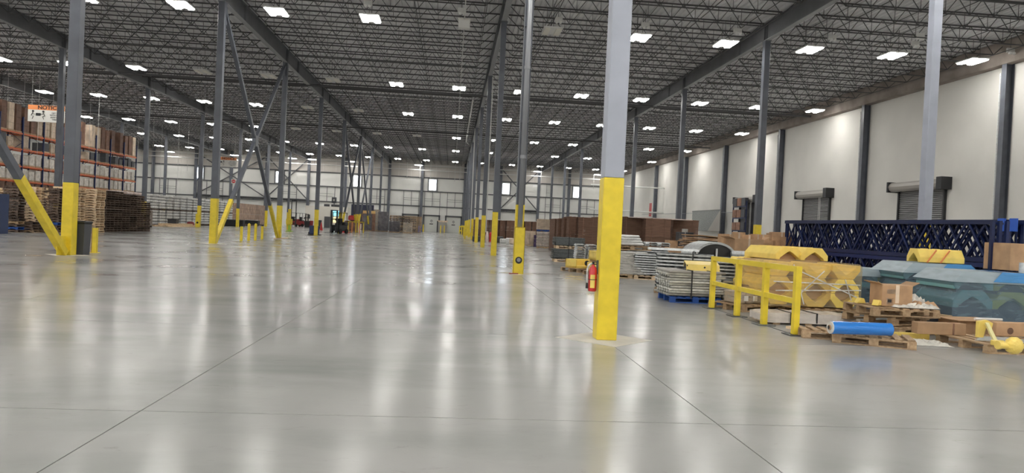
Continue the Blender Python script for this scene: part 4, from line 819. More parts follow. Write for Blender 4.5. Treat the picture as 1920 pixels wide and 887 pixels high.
t = thing('yellow_plate', 'folded yellow steel plate lying on the low strapped pile', 'plate', (c_.x+.22, c_.y-.02, .70), -.2); t.rotation_euler[0] = .14; MB().prism([(-.26, 0), (-.17, .12), (.17, .14), (.26, .0), (.24, .0), (.16, .125), (-.16, .108), (-.24, 0)], -.33, .36, 'x').ob('plate', M['yelp'], t); MB().bb(-.32, -.30, -.2, .2, 0, .11).ob('hollow_end_dark', M['blk'], t); MB().cyl((.05, -.21, .07), (.05, -.225, .075), .02, 10).ob('hole', M['blk'], t)  # black piece at the left stands for the dark of the hollow end
# S7 behind the railing
dstack(TBm, 7.5, 16.5, .05, 10, .06, -.1, 'steel_section', 'dark galvanised layer in the pile behind the yellow railing', 'sections behind the yellow railing', (1.0, 1, 1), .04); dstack('galv', 6.15, 14.6, .05, 6, .08, .05, 'wire_deck', 'galvanised deck in the low pile behind the railing', 'decks behind the first railing gap', (.8, .8, 1))
tag(MB().bb(-.6, .6, -.4, .4, 0, .14).ob('blue_beam', M['bluel'], None, (7.45, 15.9, .70)), 'bright blue rack piece behind the yellow railing', 'rack part')
for i in range(9):
    p = ony(1384+i % 5*10.5, 492-(i//5)*8, 15.4)
    t = thing('yellow_coupler', 'yellow tube piece in the row on the steel behind the railing, %s' % TH[i], 'coupler', (p.x, 15.4, p.z-.02), .15*(i % 3), 'yellow tube pieces behind the railing'); MB().cyl((-.0, -.22, .0), (0, .2, .0), .055, 10).ob('tube', M['yelp'], t); MB().cyl((0, -.24, 0), (0, -.2, 0), .07, 10, .07).ob('collar', M['yelp'], t); MB().cyl((0, -.245, 0), (0, -.24, 0), .03, 8).ob('bore', M['blk'], t)
# curved hood
p = ony(1338, 480, 18.2)
t = thing('curved_hood', 'polished arched metal hood with dark inside', 'hood', (p.x, 18.2, p.z-.02), .12)
oa = [(.60*math.cos(a), .40*math.sin(a)) for a in [PI*i/16 for i in range(17)]]; ia = [(.53*math.cos(a), .34*math.sin(a)) for a in [PI*i/16 for i in range(17)]]
MB().strip(oa, ia, -.12, .75).ob('arch', M['galv'], t); MB().prism(ia, -.06, -.03).ob('inside_shade', mat('hood_inside_dark', (.04,.04,.04), .15, .3), t)  # dark sheet in the mouth puts in the shade inside the arch
MB().bb(.0, .035, -.14, -.1, 0, .22).ob('bright_rib', M['wht'], t)
tag(MB().cyl((0,0,0), (2.2,.2,0), .09, 14).ob('steel_tube', M['galv'], None, (ony(1372, 476, 18).x, 18, ony(1372, 476, 18).z), smooth=True), 'long shiny steel tube lying right of the arched hood', 'tube')
tag(MB().bb(-.9,.9,-.3,.7,0,p.z-.021).ob('steel_crate', M['galvd'], None, (p.x+.1, 18.5, 0)), 'grey steel crate under the arched hood', 'crate'); 
# cabinet on blue base
p = ony(1283, 455, 31); t = thing('control_cabinet', 'black cabinet with pale cable on a blue stand before the cardboard stacks', 'cabinet', (p.x, 31, 0))
MB().bb(-.32, .32, -.3, .3, .85, 1.55).ob('cabinet', M['blk'], t, bevel=.02); MB().bb(-.34, .0, -.34, -.3, .85, 1.55).ob('cabinet_door', M['char'], t); MB().prism([(-.45, 0), (-.1, .85), (.35, .85), (.4, 0)], -.3, .3).ob('stand', M['bluel'], t); MB().cyl((0, 0, 1.55), (0, 0, 1.7), .14, 10).ob('cable_coil', M['hood'], t)
MB().tube([(-.1, -.36, 1.55), (-.08, -.37, .9), (-.25, -.37, .5), (-.4, -.36, .8), (-.15, -.36, .95)], .012, 6).ob('cable', M['pipew'], t)
tag(MB().bb(-.28, .28, -.25, .25, 0, 1.15).ob('carton', M['card'], None, (ony(1263, 460, 31).x, 31.2, 0), bevel=.01), 'tall brown carton left of the black cabinet', 'box')
# cardboard heap
p = ony(1335, 455, 27)
for i in range(9):
    o = MB().box((0, 0, 0), (2.1-.12*(i % 4), 1.4, .035)).ob('flat_carton', M['card'], None, (p.x+.2*(i % 3-1), 27.4, .98+.05*i), .25*(i % 3-1)); o.rotation_euler[1] = .05*((i % 3)-1); tag(o, 'flattened carton, %s in the heap right of the black cabinet' % NTH[8-i], 'cardboard', 'flattened cartons in the heap')
tag(MB().bb(-1.3, 1.3, -.7, .7, 0, .93).ob('carton', M['card'], None, (p.x+.2, 27.6, 0), bevel=.01), 'large carton base under the heap of flattened cartons', 'box')
def carton(loc, d_, rz, label, flaps=True, m_='card', tape=True):
    t = thing('carton', label, 'box', loc, rz); a, b_, h = d_
    MB().bb(-a/2, a/2, -b_/2, b_/2, 0, h).ob('body', M[m_], t, bevel=.006)
    if flaps:
        MB().bar((-a/2, -b_/2, h), (-a/2-.18*a, -b_/2-.02, h+.14*h), .01, b_*.0+.01).ob('edge', M[m_], t)
        f_ = MB().box((-a/2-a*.10, 0, h+.02), (a*.25, b_, .008), rot(0, .35, 0)).ob('flap', M[m_], t); MB().box((a/2+a*.10, 0, h+.02), (a*.25, b_, .008), rot(0, -.5, 0)).ob('flap', M[m_], t)
    if tape: MB().bb(-.03, .03, -b_/2-.004, -b_/2, h*.15, h).ob('tape', M['boxl'], t)
    return t
q_ = ony(1404, 478, 22); carton((q_.x, 22.4, q_.z-.1), (1.0, .7, .62), .05, 'big brown open carton behind the yellow railing', True)
MBx = tag(MB().bb(-.6, .6, -.4, .4, 0, q_.z-.1).ob('pallet_box', M['wm'], None, (q_.x, 22.4, 0)), 'wooden crate under the big open carton', 'crate')
for i, (u, v, y, s_) in enumerate(((1384, 452, 24, .42), (1402, 453, 22.6, .30), (1416, 453, 22.5, .33), (1429, 456, 23.5, .40), (1448, 451, 25, .36), (1362, 458, 25, .5), (1462, 462, 25, .7), (1480, 464, 24.5, .5))):
    p = ony(u, v, y); 
    if y > 22.7: tag(MB().bb(-s_*.6, s_*.6, -.3, .3, 0, p.z-.001).ob('carton', M['card'], None, (p.x, y+.1, 0), .1*i), 'brown carton standing low in the heap behind the railing, %s from the left' % TH[i], 'box')
    carton((p.x, y, max(p.z, .05)), (s_, s_*.8, s_*.75), .25*(i % 3-1), 'small brown carton on top of the heap behind the railing, %s from the left' % TH[i], False)
for i in range(6):
    o = MB().box((0, 0, 0), (1.5, .9, .03)).ob('flat_carton', M['card'], None, (ony(1470, 465, 23).x, 23, .80+.045*i), .2*(i % 3-1)); tag(o, 'flattened carton, %s at the left end of the blue frames' % NTH[5-i], 'cardboard', 'flattened cartons by the blue frames')
tag(MB().bb(-.8, .8, -.5, .5, 0, .77).ob('pallet_box', M['card'], None, (ony(1470, 465, 23).x, 23, 0)), 'brown carton block under the flattened cartons by the blue frames', 'box')
# ------------------------------------------------------------------ blue upright frames lying on edge
A_ = fl(1476, 413, 2.12); B_ = fl(1898, 411.5, 2.12); A_.z = 0; B_.z = 0; dv = (B_-A_); FL = dv.length; ang = math.atan2(dv.y, dv.x)
post = MB().bb(0, FL, -.035, .035, -.055, .055).mesh('post', M['bluer'])
seg = FL/15; 
brm = MB().bar((0, 0, .08), (seg*.92, 0, .96), .035, .05).mesh('diagonal_strut', M['bluer']); brn = MB().bar((0, 0, .96), (seg*.92, 0, .08), .035, .05).mesh('diagonal_strut', M['bluer'])
vb = MB().bb(-.02, .02, -.02, .02, .05, 1.0).mesh('cross_strut', M['bluer'])
nrm = Vector((-math.sin(ang), math.cos(ang), 0))
if nrm.x < 0: nrm = -nrm
for tier in range(2):
    for i in range(14):
        off_ = random.uniform(-.25, .1) if i else 0
        base = A_+nrm*(.088*i)+dv.normalized()*(off_+(.0 if tier else -.25))
        t = thing('rack_frame', 'dark blue frame on edge, %s from the front of the %s tier' % (TH[i], ('lower', 'upper')[tier]), 'rack frame', (base.x, base.y, .06+tier*1.04), ang, 'blue rack frames of the long pile')
        put('post', post, t, (0, 0, .045)); put('post', post, t, (0, 0, .96))
        for s_ in range(15): put('diagonal_strut', (brm, brn)[(s_+i) % 2], t, (s_*seg+(i*.37 % 1)*seg*.5*(s_ < 14), 0, 0))
        for s_ in (0, 15): put('cross_strut', vb, t, (min(max(s_*seg, .05), FL-.05), 0, 0))
for s_ in (.12, .5, .88):
    q_ = A_+dv*s_+nrm*.5; tag(MB().bb(-.05, .05, -.75, .75, 0, .055).ob('timber_bearer', M['wm'], None, (q_.x, q_.y, 0), ang), 'timber bearer under the blue frames, %s' % {.12: 'far one', .5: 'middle one', .88: 'near one'}[s_], 'timber')
pc = B_
for i, dx in enumerate((-.10, .22)):
    q_ = B_+dv.normalized()*(dx-.1)-nrm*.08; tag(MB().bb(-.1, .1, -.02, .02, 0, .3).ob('foot_plate', M['bluel'], None, (q_.x, q_.y, 1.84), ang, bevel=.004), 'bright blue foot plate at the near end of the frames, %s' % ('left', 'right')[i], 'plate')
t = thing('blue_end_stand', 'upright blue steel stand at the near end of the blue frames', 'stand', (0, 0, 0)); q0_ = ony(1858, 480, 12.3); q1_ = ony(1885, 480, 12.2)
for q_ in (q0_, (q0_+q1_)/2, q1_): MB().bb(q_.x-.03, q_.x+.03, q_.y-.03, q_.y+.03, 0, 1.95).ob('post', M['bluer'], t)
for z in (.95, 1.3, 1.9): MB().bb(q0_.x, q1_.x, q0_.y-.02, q0_.y+.02, z-.02, z+.02).ob('crossbar', M['bluer'], t)
t.location = (0, 0, 0)
# ------------------------------------------------------------------ yellow moulded guards
def guard_profile(s_=1.0, w_=.30, h=.27):
    o = [(-w_, 0), (-w_, .11*s_), (-w_*.55, h), (0, h), (w_*.55, h), (w_, .11*s_), (w_, 0)]
    i = [(-w_*.72, 0), (-w_*.66, .04), (-w_*.25, h*.50), (0, h*.66), (w_*.25, h*.50), (w_*.66, .04), (w_*.72, 0)]
    return o, i
go, gi = guard_profile()
GL = 1.25
gup = MB().strip(go, gi, 0, GL).mesh('shell', M['yelp'], bevel=.008)
gdn = MB().strip([(x, -z) for x, z in go], [(x, -z) for x, z in gi], 0, GL).mesh('shell', M['yelp'], bevel=.008)
cin = MB().bb(-.2, .2, .12, GL-.1, -.13, .13).mesh('carton_filler', M['card'])
ribm = MB().box((0, 0, 0), (.28, .03, .012)).mesh('rib', M['yelp'])
def guard(loc, rz, up, label, group, fill=True, sc=(1,1,1)):
    t = thing('column_guard', label, 'guard', loc, rz, group); put('shell', gup if up else gdn, t, sc=sc)
    for y in (.3, .62, .95): put('rib', ribm, t, (0, y*sc[1], (.272 if up else -.272)*sc[2]), sc=(sc[0], 1, 1))
    if fill and up: put('carton_filler', cin, t, sc=sc)
    return t
# front yellow pile: two octagon tubes, inverted row above, mounds behind
py = 12.75; gx = [ony(1530, 560, py).x, ony(1584, 560, py).x]; rzz = .10
pal_edge(1490, 590, 1612, 593, 0, 1.2, 'wm', 'brown pallet under the film-wrapped yellow guards')
nm3 = ('left', 'right')
for i, x in enumerate(gx):
    guard((x, py, .42), rzz, False, 'lower half of the %s yellow octagonal guard in the wrapped front pile' % nm3[i], 'front yellow guards'); guard((x, py, .425), rzz, True, 'upper half of the %s yellow octagonal guard in the wrapped front pile' % nm3[i], 'front yellow guards')
    guard((x+.02, py+.02, .97), rzz, False, 'inverted yellow guard on top of the %s octagonal one, front pile' % nm3[i], 'front yellow guards', False)
guard((gx[0]-.62, py+.25, .42), rzz, False, 'lower half of the rear left yellow guard behind the last railing post', 'front yellow guards'); guard((gx[0]-.62, py+.25, .425), rzz, True, 'upper half of the rear left yellow guard behind the last railing post', 'front yellow guards')
guard((gx[0]-.62, py+.3, .97), rzz, False, 'inverted yellow guard topmost behind the last railing post', 'front yellow guards', False)
for i, u in enumerate((1480, 1527)):
    guard((ony(u, 490, 14.2).x, 14.2, .99), .12, True, 'large yellow guard on the rear pile above the railing, %s one' % nm3[i], 'rear yellow guards', True, (1.08, 1, 1.0))
for i in range(2):
    for z_, up in ((.42, False), (.425, True)): guard((ony((1480, 1527)[i], 490, 14.2).x, 14.25, z_), .12, up, '%s half of the hidden yellow guard under the rear pile, %s one' % (('lower', 'upper')[up], nm3[i]), 'rear yellow guards', True, (1.0, 1, 1))
tag(MB().bb(-.8,.8,-.6,.6,0,.2).ob('carton_sheet', M['card'], None, (ony(1504, 500, 14.2).x, 14.85, .76), .12), 'flat carton layer between the rear yellow guards', 'cardboard')
pallet((ony(1504, 500, 14.2).x, 14.8, 0), .1, 'wm', 'brown pallet under the rear yellow guards', w_=1.5)
def wrap(x0_, x1_, y0_, y1_, z0_, z1_, m_, label, rz=0, ch=.1, loc=(0,0,0)):
    P = [(x0_, z0_), (x1_, z0_), (x1_, z1_-ch), (x1_-ch, z1_), (x0_+ch, z1_), (x0_, z1_-ch)]
    n = 6; b_ = MB()
    b_.prism(P, y0_, y1_); return tag(b_.ob('stretch_film', M[m_], None, loc, rz), label, 'film')
cx = (gx[0]+gx[1])/2-.28
wrap(-1.02, .92, -.03, 1.3, .16, 1.0, 'fy', 'clear stretch film around the front yellow guards', rzz, .06, (cx, py-.02, 0))
sf = MB()
for (a, b_) in (((-.6, .9), (.85, .35)), ((-.9, .45), (.9, .5)), ((-.55, .95), (-.3, .2)), ((-.95, .62), (.88, .6)), ((.55, .7), (.7, .3)), ((-.5,.3),(.1,.85))): sf.bar((a[0], -.045, a[1]), (b_[0], -.045, b_[1]), .006, .022)
tag(sf.ob('film_strand', M['crump'], None, (cx, py-.02, 0), rzz), 'twisted strands of film across the front yellow guards', 'film')
# ------------------------------------------------------------------ blue-wrapped guards on the right
M['grn'] = mat('olive_plastic', (.33,.36,.10), .4, objvar=.2); M['dk'] = mat('dark_navy_plastic', (.02,.035,.09), .4)
M['teal'] = mat('teal_plastic', (.16,.34,.36), .35, objvar=.3); gupn = MB().strip(go, gi, 0, GL).mesh('shell', M['teal'], bevel=.008); gol = MB().strip(go, gi, 0, GL).mesh('shell', M['grn'], bevel=.008); gdnn = MB().strip([(x, -z) for x, z in go], [(x, -z) for x, z in gi], 0, GL).mesh('shell', M['dk'], bevel=.008)
cdk = MB().bb(-.2, .2, .12, GL-.1, -.13, .13).mesh('hollow_shade', M['dk'])  # dark block puts shade into the hollow of each wrapped guard
def bluepile(ux, vx, y, rz, n, sc, label, hts, top2=True):
    p = ony(ux, vx, y); W = .6*sc
    for i in range(n):
        for j, (z, up) in enumerate(hts):
            t = thing('column_guard', '%s wrapped guard, layer %s, %s' % (('olive', 'dark blue')[not up], TH[j], label+(' at left', ' in the middle', ' at right')[i if n > 2 else 2*i]), 'guard', (p.x+(i-(n-1)/2)*W*math.cos(rz), y+(i-(n-1)/2)*W*math.sin(rz), z), rz, 'guards %s' % label)
            put('shell', (gol if i else gupn) if up else gdnn, t, sc=(sc, .95, sc))
            if up: put('hollow_shade', cdk, t, sc=(sc, .9, sc))
    H_ = hts[-1][0]+(.27*sc if hts[-1][1] else .02); W2 = n*W/2+.02; zm = hts[0][0]+.28*sc; ch = .16*sc
    P = [(W2-.08, .13), (W2, .22), (W2+.01, zm-.16), (W2-.06, zm), (W2+.01, zm+.12), (W2+.01, H_-ch)]
    L_ = [(-x_, z_) for x_, z_ in reversed(P)]
    o = MB().prism(P+L_, -.03, GL); tag(o.ob('stretch_film', M['fb'], None, (p.x, y, 0), rz, bevel=.012), 'blue-grey stretch film around the guards %s' % label, 'film')
    T = [(-W2-.01, -.04, H_-ch), (W2+.01, -.04, H_-ch), (W2+.01, GL, H_-ch), (-W2-.01, GL, H_-ch), (-W2+ch, -.03, H_+.012), (W2-ch, -.03, H_+.012), (W2-ch, GL-.1, H_+.012), (-W2+ch, GL-.1, H_+.012)]
    tag(MB().add(T, [(0, 1, 5, 4), (1, 2, 6, 5), (2, 3, 7, 6), (3, 0, 4, 7), (4, 5, 6, 7)]).ob('film_cover', M['fbt'], None, (p.x, y, .002), rz), 'pale film sheet over the guards %s' % label, 'film')
    return p, H_, W2
h3 = [(.30, False), (.305, True), (.86, False), (.865, True)]
p1 = bluepile(1644, 560, 13.6, .05, 2, .88, 'in the left wrapped pile', [(.37, False), (.375, True), (.64, True)])
p2 = bluepile(1760, 560, 12.6, -.12, 2, 1.15, 'in the tall rear wrapped pile', [(.42, False), (.425, True), (.76, True)])
p3 = bluepile(1862, 560, 11.15, -.12, 2, 1.12, 'in the front right wrapped pile', [(.38, False), (.385, True), (.70, True)])
p4 = bluepile(1985, 560, 11.3, -.12, 1, 1.1, 'in the wrapped pile at the right edge', [(.38, False), (.385, True), (.69, True)])
for (pp, H_, W2), lb in ((p2, 'tall rear'), (p3, 'front right')):
    tag(MB().add([(.10, -.05, H_+.02), (W2-.17, -.05, H_+.02), (W2+.02, -.06, H_-.15), (-.05, -.06, H_-.15), (.12, .8, H_+.02), (W2-.17, .8, H_+.02), (W2+.03, .8, H_-.19)], [(0, 1, 2, 3), (0, 4, 5, 1), (1, 5, 6, 2)]).ob('film_fold', M['fbb'], None, (pp.x, pp.y, 0), -.12), 'strong blue fold of film over the %s wrapped pile' % lb, 'film')
# yellow guards on top of the tall rear pile
H_ = p2[1]; q_ = ony(1748, 487, 12.9); 
g_ = guard((q_.x+.48, 12.85, H_+.03), PI/2-.12, True, 'long yellow guard lying crosswise on the tall rear wrapped pile', 'guards on the rear wrapped pile', False, (.8, .68, .95))
g2 = guard((q_.x+.72, 13.2, H_+.03), PI/2-.12, True, 'smaller yellow guard behind the crosswise one', 'guards on the rear wrapped pile', False, (.75, .5, .85))
s_ = MB()
for dx in (-.22, .05): s_.bar((q_.x+dx-.1, 12.60, H_+.03), (q_.x+dx+.12, 12.66, H_+.27), .012, .03)
tag(s_.ob('film_strap', M['signo'], None), 'pinkish straps across the crosswise yellow guard', 'strap')
# carton at right edge above pile
q_ = ony(1905, 470, 12.0); carton((q_.x+.15, 12.2, p4[1]+.05), (.75, .6, .5), .05, 'open brown carton on the pile at the right edge', False)
tag(MB().cyl((0,0,0), (0,0,.18), .06, 14).ob('tin_can', M['galv'], None, (ony(1918, 500, 11.5).x, 11.5, p4[1]+.03)), 'small metal can at the right edge on the pile', 'can')
tag(MB().bb(-.5,.5,-.4,.4,0,.5).ob('carton', M['card'], None, (q_.x+.15, 12.7, .0)), 'hidden lower carton behind the right edge pile', 'box')
# ------------------------------------------------------------------ yellow railing
t = thing('guard_railing', 'yellow four-post guard railing in front of the stored goods', 'railing', (5.14, 9.94, 0))
ps = [0, 1.04, 2.12, 3.33]; HR = 1.02
pm = MB().bb(-.045, .045, -.045, .045, .012, HR).mesh('post', M['yel'], bevel=.005); fp = MB().bb(-.14, .14, -.14, .14, 0, .012).mesh('foot_plate', M['galvd'])
rm = MB().bb(-.035, .035, .0, 1, -.042, .042).mesh('rail', M['yel'])
for y in ps: put('post', pm, t, (0, y, 0)); put('foot_plate', fp, t, (0, y, 0))
put('top_rail', rm, t, (0, .04, HR-.043), sc=(1, 3.25, 1))
for a, b_ in zip(ps[:-1], ps[1:]): put('middle_rail', rm, t, (0, a+.045, .5), sc=(1, b_-a-.09, .9))
MB().bb(-.012, .012, .1, 3.25, 0, .006).ob('floor_strip', M['galvd'], t)
# ------------------------------------------------------------------ pallet with small goods behind the railing
pal_edge(1390, 585.5, 1480, 583, 0, .85, 'wm', 'grey-brown pallet with wrapped parcels behind the railing')
t = thing('parcel_bundle', 'film-wrapped parcel bundle with paper labels behind the railing', 'parcel', (5.78, 13.3, .135), .3)
for q in range(3):
    for z in range(2): MB().bb(-.30+q*.2, -.11+q*.2, -.2, .2, z*.12, z*.12+.115).ob('parcel', M['boxl'], t, bevel=.012)
MB().bb(-.32, .32, -.22, .22, 0, .25).ob('film', M['fw'], t, bevel=.03)
for dx in (-.12, .1): MB().bb(dx-.05, dx+.05, -.232, -.226, .05, .15).ob('label', M['wht'], t)
carton((6.2, 13.75, .13), (.42, .3, .3), .2, 'small open carton tilted between the railing posts', True); o = tag(MB().box((0,0,0), (.5, .4, .012), rot(.0, -.8, 0)).ob('flat_carton', M['card'], None, (6.35, 13.9, .42)), 'carton lid leaning beside the second railing gap', 'cardboard')
for i, (x, y, z, a) in enumerate(((6.25, 13.2, .14, .2), (6.45, 13.35, .14, -.5), (6.35, 13.4, .27, .9), (6.6, 13.45, .14, .4))):
    b_ = MB().prism([(-.13, 0), (.13, 0), (.13, .03), (.05, .03), (.03, .17), (-.03, .17), (-.05, .03), (-.13, .03)], -.09, .09); tag(b_.ob('yellow_bracket', M['yelp'], None, (x, y, z), a, bevel=.006), 'yellow angle bracket in the small heap behind the third railing post, %s' % TH[i], 'bracket', 'small yellow brackets')
for i in range(4): tag(MB().box((0,0,0), (.7-.1*i, .5, .04)).ob('flat_carton', M['card'], None, (6.75+.05*i, 14.1, .16+.045*i), .1*i), 'flattened carton, %s behind the last railing gap' % NTH[3-i], 'cardboard', 'flattened cartons behind the last railing gap')
tag(MB().bb(-.5,.5,-.3,.3,0,.137).ob('timber_block', M['wm'], None, (6.8, 14.1, 0)), 'timber block under the flattened cartons behind the railing', 'timber')
# long wrapped bundle on the floor
t = thing('long_bundle', 'long flat bundle in silvery film lying behind the last railing post', 'bundle', (5.98, 11.35, 0), -.02)
for q in range(5): MB().bb(-.78, .78, -.22+q*.09, -.14+q*.09, .03, .17).ob('steel_strip', M['boxl'], t)
n_ = 14; b_ = MB(); V = []
for i in range(n_+1):
    x = -.82+1.64*i/n_; a_ = .02*math.sin(i*2.1); e_ = .03 if i in (0, n_) else 0
    V += [(x, -.27+a_+e_*2, .03+e_), (x, -.25+a_*.5+e_, .19-e_+.008*math.sin(i*3.3)), (x, .25+a_*.5-e_, .20-e_+.008*math.cos(i*2.7)), (x, .27-e_*2, .03+e_)]
Fc = [(i*4+q, i*4+(q+1) % 4, i*4+4+(q+1) % 4, i*4+4+q) for i in range(n_) for q in range(4)]+[(0,1,2,3), (n_*4+3, n_*4+2, n_*4+1, n_*4)]
b_.add(V, Fc).ob('film', film('silvery_film', (.80,.74,.68), .8, .2, 1.0, 6, (1,1,1)), t)
for dx in (-.32, .12): MB().bb(dx-.012, dx+.012, -.285, -.27, 0, .205).bb(dx-.012, dx+.012, -.28, .28, .2, .208).ob('strap', M['blk'], t)
for dx in (-.55, 0, .55): MB().bb(dx-.06, dx+.06, -.25, .25, 0, .03).ob('bearer', M['wm'], t)
tag(MB().box((0,0,.02), (.12,.08,.04)).ob('wood_chip', M['wl'], None, (5.42, 10.62, 0), .3), 'small wood block on the floor behind the last railing post', 'wood')
# ------------------------------------------------------------------ front pallets with the blue roll
c_, rzf, wf = pal_edge(1560, 642, 1718, 657, 0, .62, 'wm', 'brown wooden pallet in front, right of and below the blue film roll')
c2, rzg, wg = pal_edge(1538, 634, 1650, 632, 0, .55, 'wm', 'brown pallet left and behind under the blue film roll') if False else (None, 0, 0)
pallet((c_.x-.30, c_.y+.40, .0), rzf+.25, 'wm', 'brown pallet behind the front one, under the blue film roll', w_=1.05, d_=.45)
t = thing('film_roll', 'big roll of bright blue plastic film lying on the front pallets', 'roll', (0, 0, 0)); a_ = fl(1558, 614, .24); b2 = fl(1669, 618, .24)
t.location = (a_+b2)/2; a_ -= t.location; b2 -= t.location; dn = (b2-a_).normalized()
MB().cyl(a_, b2, .088, 28).ob('film', M['bluefilm'], t, smooth=False); MB().cyl(a_-dn*.015, a_, .085, 20).ob('wrapped_end', M['crump'], t); MB().cyl(a_-dn*.03, b2+dn*.02, .035, 14).ob('core', M['card'], t); MB().cyl(a_-dn*.034, a_-dn*.03, .026, 12).ob('core_hole', M['blk'], t)
# ------------------------------------------------------------------ centre pile of pallets
pal_edge(1684, 631, 1788, 625, 0, .8, 'wm', 'bottom pallet of the middle pile under the open carton')
t = thing('yellow_beam', 'yellow steel beam end sticking out of the middle pallet pile, left', 'beam', (fl(1705, 617, .15).x, fl(1705, 617, .15).y-.05, .0), -.1); MB().bb(-.25, .22, -.05, .05, 0, .10).bb(.10, .24, -.06, -.05, 0, .11).ob('beam', M['yelp'], t, bevel=.006)
pal_edge(1671, 611, 1785, 606, .145, .85, 'wm', 'second pallet of the middle pile under the open carton')
ct, rt_, wt = pal_edge(1636, 592, 1762, 597, .29, .85, 'wm', 'top pallet of the middle pile carrying the open carton')
MX, MY = ct.x-7.85, ct.y-11.35
t = carton((7.85+MX, 11.35+MY, .425), (.50, .36, .34), -.05, 'torn brown carton with a pale label on the middle pallet pile', True)
MB().bb(-.17, -.05, -.18, -.176, .03, .13).ob('label', M['wht'], t); MB().bb(-.17, .0, -.18, -.176, .2, .27).ob('label', M['boxl'], t); MB().bb(-.15, -.09, -.184, -.18, .06, .11).ob('print', M['blk'], t)
def crumple(loc, rx_, ry_, h, name, label, cat, m_, n=9, seed=1, rz=0):
    random.seed(seed); b_ = MB(); V = []
    for j in range(n):
        for i in range(n):
            u, v = i/(n-1)*2-1, j/(n-1)*2-1; r_ = max(0, 1-max(abs(u), abs(v))**2)
            V.append((u*rx_+random.uniform(-.02, .02), v*ry_+random.uniform(-.02, .02), .004+h*r_**.5*random.uniform(.25, 1)))
    b_.add(V, [(j*n+i, j*n+i+1, (j+1)*n+i+1, (j+1)*n+i) for j in range(n-1) for i in range(n-1)])
    return tag(b_.ob(name, m_, None, loc, rz), label, cat)
crumple((8.2+MX, 11.1+MY, .425), .22, .16, .09, 'crumpled_film', 'crumpled pale film on the right of the middle pallet pile', 'film', M['crump'], 9, 3)
crumple((7.9+MX, 11.05+MY, .428), .2, .09, .05, 'crumpled_film', 'pale crumpled film in front of the torn carton', 'film', M['crump'], 8, 4)
crumple((8.3+MX, 11.45+MY, .43), .2, .16, .22, 'crumpled_film', 'tall crumpled clear film at the back right of the middle pile', 'film', M['crump'], 9, 5)
crumple((8.3+MX, 11.2+MY, .43), .2, .15, .13, 'torn_carton', 'torn brown carton piece under the crumpled film', 'cardboard', M['card'], 6, 8)
for i, (x, y, z) in enumerate(((7.42+MX, 11.5+MY, .43), (7.52+MX, 11.2+MY, .43))): tag(MB().prism([(-.07, 0), (.08, 0), (.05, .08), (-.02, .09)], -.05, .05).ob('yellow_fitting', M['yelp'], None, (x, y, z), .6*i, bevel=.006), 'small yellow fitting left of the torn carton, %s' % TH[i], 'fitting')
tag(MB().lathe([(.03, 0), (.075, .03), (.08, .09), (.04, .13)], 12).ob('round_fitting', M['yelp'], None, fl(1628, 605), smooth=True), 'round yellow cap on the floor left of the middle pallet pile', 'fitting')
pallet((7.0, 12.75, 0), 0, 'wm', 'brown pallet glimpsed left of the middle pile', w_=.9, d_=.6) if False else None
for i, u in enumerate((1755, 1765, 1777)): p = fl(u, 622); 
t = thing('yellow_beam', 'short yellow box section on the white sheet right of the middle pile', 'beam', (fl(1772, 630).x, fl(1772, 630).y, .0), .2); MB().bb(-.14, .14, -.06, .06, 0, .1).ob('section', M['yelp'], t, bevel=.006); MB().bb(-.145, -.14, -.045, .045, .015, .085).ob('bore', M['blk'], t)
tag(MB().bb(-.09, .09, -.05, .05, 0, .14).ob('yellow_block', M['yelp'], None, fl(1796, 628), .4, bevel=.008), 'short yellow block behind the right pallet', 'fitting')
crumple((fl(1733, 645).x, fl(1733, 645).y, 0), .3, .2, .08, 'crumpled_sheet', 'large crumpled white plastic sheet on the floor between the pallets', 'film', mat('grey_white_sheet', (.68,.66,.60), .4, var=.1, bump=.4), 12, 9, -.2)
# ------------------------------------------------------------------ right front pallet
pallet((7.86, 9.28, 0), 0, 'wm', 'brown pallet at the right holding long cartons and steel strips', w_=1.22, d_=1.0)
q_ = fl(1779, 640, .13); t = thing('long_carton', 'long narrow brown carton on the right pallet', 'box', (q_.x+.42, 9.62, .13), -.03); MB().bb(-.42, .12, -.07, .07, 0, .17).bb(.14, .32, -.07, .07, 0, .17).ob('body', M['card'], t, bevel=.006); MB().bb(.12, .14, -.072, .072, 0, .172).ob('seam', M['boxd'], t)
t = thing('long_carton', 'brown carton with a faint stamp at the right frame edge', 'box', (8.45, 9.72, .13), .02); MB().bb(-.38, .5, -.08, .08, 0, .2).ob('body', M['card'], t, bevel=.006); MB().cyl((-.15, -.08, .08), (-.15, -.083, .08), .05, 16).ob('stamp', M['boxd'], t)
for i in range(7):
    tag(MB().box((0, 0, .006), (.8-.06*i, .03, .008)).ob('steel_strip', M['galv'], None, (7.72+.02*i, 9.05+.055*i, .13+.009*(i % 3)), -.12+.05*(i % 3)), 'thin pale steel strip on the right pallet, %s from the front' % TH[i], 'strip', 'steel strips on the right pallet')
tag(MB().box((0, 0, 0), (.8, .5, .012)).ob('flat_carton', M['card'], None, (8.1, 10.25, .30), .1), 'pale flat carton lying behind the long cartons', 'cardboard'); tag(MB().bb(-.3,.3,-.2,.2,0,.293).ob('carton', M['card'], None, (8.1, 10.3, 0), .1), 'low carton behind the long narrow one', 'box')
tag(MB().cyl((-.2,0,0),(.25,0,0),.02,10).ob('white_pipe', M['wht'], None, (8.3, 10.1, .325)), 'short white pipe on the flat carton', 'pipe')
t = thing('yellow_prop', 'yellow clamp with a pale pole leaning over the right pallet', 'prop', (0, 0, 0)); b2 = fl(1868, 647, .14); a_ = ony(1850, 606, b2.y+.25)
b2.z = .135; t.location = b2; a_ -= b2; o_ = Vector((0, 0, 0))
